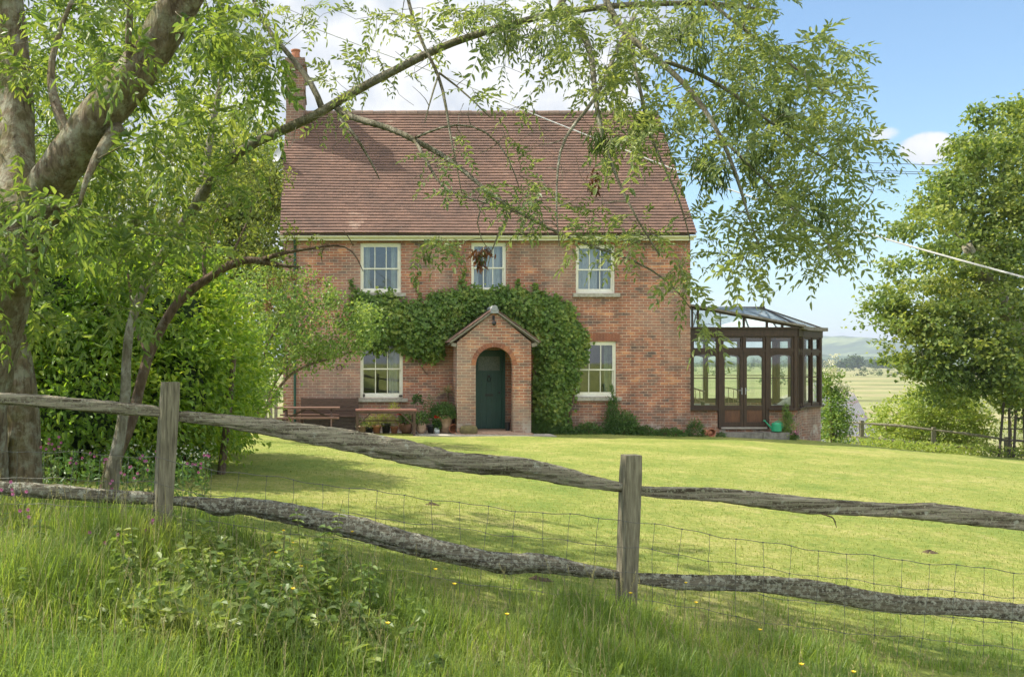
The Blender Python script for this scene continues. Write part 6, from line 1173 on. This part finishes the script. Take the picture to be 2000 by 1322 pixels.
for a_, b_, c_, h_ in zip(x, y, z, h):
    dx_ = random.uniform(-.1, .1); tp_ = np.array([a_+dx_, b_, c_+h_]); mb.tube([(a_, b_, c_), (a_+dx_*.3, b_, c_+h_*.6), tp_], .0009, 3, cap=False); m_ = 12; f_ = np.linspace(.72, 1.0, m_)[:, None]; q = np.array([a_+dx_*.45, b_, c_+h_*.72]); B = q+(tp_-q)*((f_-.72)/.28); leaves(mb, B, norm(rdir(m_)*.5+np.array([0, 0, .9])), rdir(m_), .018, .005, 'rhomb')
tag(mb.build('grass_heads', M['strawblade']), 'feathery seed heads standing above the long foreground grass', 'grass', kind='stuff')
# ------------------------------------------------------------------ weeds and flowers in the bank
def nettle(x, y, h, lab, mt='nettle', name='nettle', n=3, L=.07, grp='leafy weeds in the long grass', W=.5):
    z = g1(x, y); o = thing(name, lab, 'weed', (x, y, z), grp); st_ = MB(); lf = MB()
    for k in range(n):
        dx_, dy_ = rng.normal(0, .05, 2); hh = h*random.uniform(.7, 1.1); t_ = np.linspace(0, 1, 7)[:, None]; q = np.array([x, y, z]) + np.array([dx_, dy_, 0])*(1+2*t_) + np.array([0, 0, hh])*t_; st_.tube(q, np.linspace(.004, .0015, 7), 5)
        for j in range(int(hh/.045)):
            f = .2+.8*j/(hh/.045); c = q[0]+(q[-1]-q[0])*min(f, 1); a = j*1.57+random.random()
            for s_ in (0, math.pi): d = np.array([[math.cos(a+s_), math.sin(a+s_), .15]]); leaves(lf, c[None], d, np.array([[0, 0, 1.]])+rng.normal(0, .25, (1, 3)), np.array([L*(1.15-f*.55)*random.uniform(.8, 1.2)]), np.array([L*W*(1.15-f*.5)]), 'hex', .35)
    st_.build('stem', M['stem'], o); lf.build('leaves', M[mt], o); return o
spots = sorted([(-.62, 5.2, .42), (-.35, 5.35, .5), (-.15, 5.5, .55), (-.9, 4.9, .35), (-.05, 5.1, .42), (.05, 5.75, .5), (-.75, 5.5, .36), (-1.1, 5.3, .4), (-.3, 4.8, .35), (-.5, 5.75, .45), (.2, 5.3, .4), (-1.45, 4.95, .3), (.28, 5.95, .35), (-.18, 5.9, .6), (-1.7, 5.5, .33), (.45, 5.6, .3), (-.45, 5.0, .4), (-.68, 4.7, .3), (.12, 4.9, .3), (-.9, 5.95, .4)], key=lambda a: a[0]/a[1])
ords = ['first', 'second', 'third', 'fourth', 'fifth', 'sixth', 'seventh', 'eighth', 'ninth', 'tenth', 'eleventh', 'twelfth', 'thirteenth', 'fourteenth', 'fifteenth', 'sixteenth', 'seventeenth', 'eighteenth', 'nineteenth', 'twentieth', 'twenty-first', 'twenty-second', 'twenty-third', 'twenty-fourth', 'twenty-fifth']
for k, (x, y, h) in enumerate(spots): nettle(x, y, h, f'leafy green weed in the long grass below the left post, {ords[k]} from the left', n=3, L=random.uniform(.06, .1), W=random.uniform(.35, .6))
fl = sorted([(x, y) for x, y in zip(rng.uniform(-.55, 2.9, 16), rng.uniform(4.3, 6.1, 16))], key=lambda a: a[0]/a[1])
for k, (x, y) in enumerate(fl):
    z = g1(x, y); h = random.uniform(.26, .4); o = thing('buttercup', f'small yellow buttercup in the long grass, {ords[k]} from the left', 'flower', (x, y, z), 'yellow buttercups in the long grass'); mb = MB(); mb.tube([(x, y, z), (x+.01, y, z+h*.6), (x+.015, y-.01, z+h)], .0016, 4); mb.build('stem', M['stem'], o)
    mb = MB(); a = np.arange(5)*2*math.pi/5; d = np.stack([np.cos(a), np.sin(a), np.full(5, .5)], -1); leaves(mb, np.repeat([[x+.015, y-.01, z+h]], 5, 0), d, np.repeat([[0, 0, 1.]], 5, 0), .016, .016, 'hex', -.2); mb.build('petals', M['yellow'], o)
cp = sorted([P(px, py, Y) for px, py, Y in ((92, 880, 7.6), (112, 870, 7.8), (100, 850, 7.7), (175, 890, 7.9), (200, 900, 7.5), (45, 945, 6.0), (5, 970, 5.9), (55, 998, 5.8), (280, 890, 7.6), (290, 905, 7.4), (300, 880, 7.8), (270, 920, 7.3), (370, 905, 7.2), (398, 903, 7.6), (402, 892, 7.8), (215, 945, 7.0), (190, 1050, 5.6), (282, 1022, 5.9), (150, 905, 7.5), (250, 930, 7.2))], key=lambda a: a[0]/a[1])
for k, c in enumerate(cp):
    z = g1(c[0], c[1]); z = min(z, c[2]-.1); o = thing('campion', f'pink flowered campion near the left fence post, {ords[k]} from the left', 'flower', (c[0], c[1], z), 'pink campions along the left of the fence'); mb = MB()
    hd = [c + rng.normal(0, 1, 3)*np.array([.05, .04, .04]) for _ in range(3)]
    for hh in hd: mb.tube([(c[0], c[1], z), (c[0]*.6+hh[0]*.4, c[1]*.6+hh[1]*.4, z+(hh[2]-z)*.7), hh], .0016, 4)
    mb.build('stem', M['stem'], o); mb = MB()
    for hh in hd: a = np.arange(5)*2*math.pi/5; d = np.stack([np.cos(a), -.5+np.zeros(5), np.sin(a)], -1); leaves(mb, np.repeat(hh[None], 5, 0), d, np.repeat([[0, -1., 0]], 5, 0), .014, .012, 'hex')
    mb.build('petals', M['pink'], o); mb = MB(); m_ = 16; zz = rng.uniform(.1, .8, m_); B = np.stack([np.full(m_, c[0]), np.full(m_, c[1]), z+(c[2]-z)*zz], -1); leaves(mb, B, rdir(m_), rdir(m_), .05, .016, 'hex'); mb.build('leaves', M['nettle'], o)
mb = MB(); st_ = MB(); n = 260; x = rng.normal(-.35, .55, n); y = rng.uniform(4.3, 6.0, n); z = gz(x, y)
for a_, b_, c_ in zip(x, y, z):
    h_ = random.uniform(.12, .36)*(1 if a_ < .1 else .6); q = np.array([[a_, b_, c_], [a_+random.uniform(-.04, .04), b_, c_+h_*.6], [a_+random.uniform(-.08, .08), b_+random.uniform(-.05, .05), c_+h_]]); m_ = int(h_*40)+4; f_ = rng.uniform(.35, 1, m_); B = q[0]+(q[2]-q[0])*f_[:, None]; L_ = random.uniform(.035, .07); leaves(mb, B, norm(rdir(m_)*np.array([1, 1, .35])+np.array([0, 0, .1])), norm(np.array([0, 0, 1.])+rng.normal(0, .35, (m_, 3))), L_*rng.uniform(.7, 1.2, m_), L_*.6, 'lobed', .3)
tag(mb.build('brambles', M['nettle']), 'low leafy brambles and herbs tangled in the grass below the left post', 'undergrowth', kind='stuff')
# cow parsley and white flowers at the hedge foot
mb = MB(); n = 420; B = np.stack([rng.uniform(-3.3, -1.6, n), rng.uniform(11.3, 13.5, n), np.zeros(n)], -1); B[:, 2] = gz(B[:, 0], B[:, 1])+rng.uniform(.15, .45, n); leaves(mb, B, rdir(n), rdir(n), .03, .03, 'hex'); tag(mb.build('white_flowers', M['blossom']), 'tiny white flowers among weeds at the foot of the laurel hedge', 'flowers', kind='stuff')
mb = MB(); n = 5500; x = rng.uniform(-6, -1.3, n); y = rng.uniform(9.5, 15, n); k = x < -1.3-.12*(y-9.5); x, y = x[k], y[k]; B = np.stack([x, y, gz(x, y)+rng.uniform(0, .35, len(x))], -1); leaves(mb, B, norm(rdir(len(x))+np.array([0, 0, .5])), rdir(len(x)), rng.uniform(.05, .1, len(x)), .03, 'hex'); tag(mb.build('undergrowth', M['herb']), 'leafy undergrowth along the foot of the laurel hedge', 'undergrowth', kind='stuff')
# mole hills on the lawn
for k, (px, py, Y, r, lab) in enumerate(((1050, 1172, 7.3, .075, 'small heap of bare earth on the lawn left of the right fence post'), (1120, 1200, 6.9, .045, 'faint patch of bare earth nearest the right fence post'), (1815, 1058, 10.2, .065, 'little brown molehill on the right side of the lawn'), (842, 1003, 11, .075, 'flat worn patch of earth in the middle of the lawn'))):
    x = (px-CX)/F*Y; z = g1(x, Y); o = thing('molehill', lab, 'molehill', (x, Y, z)); mb = MB(); V = []; n_ = 16
    for i_ in range(6):
        for j_ in range(n_): rr = r*i_/5*random.uniform(.8, 1.2); V.append((x+rr*1.5*math.cos(2*math.pi*j_/n_), Y+rr*math.sin(2*math.pi*j_/n_), z-.01+.035*math.cos(i_/5*math.pi/2)*random.uniform(.6, 1.3)))
    i_ = np.arange(5)[:, None]*n_; j_ = np.arange(n_)[None]; k_ = (j_+1) % n_; mb.add(V, np.stack([i_+j_, i_+n_+j_, i_+n_+k_, i_+k_], -1).reshape(-1, 4)); mb.build('earth', M['soil'], o)
# ------------------------------------------------------------------ air
mb = MB(); mb.box(-6100, 6700, -900, 9300, -12, 160); hz_ = mb.build('haze', None); m = bpy.data.materials.new('haze'); m.use_nodes = True; t = m.node_tree; t.nodes.clear()
v = nd(t, 'ShaderNodeVolumePrincipled', {'Color': (0.80, 0.88, 1.0, 1), 'Density': 0.00016, 'Anisotropy': 0.2}); t.links.new(v.outputs[0], nd(t, 'ShaderNodeOutputMaterial').inputs[1]); hz_.data.materials.append(m); tag(hz_, kind='stuff')
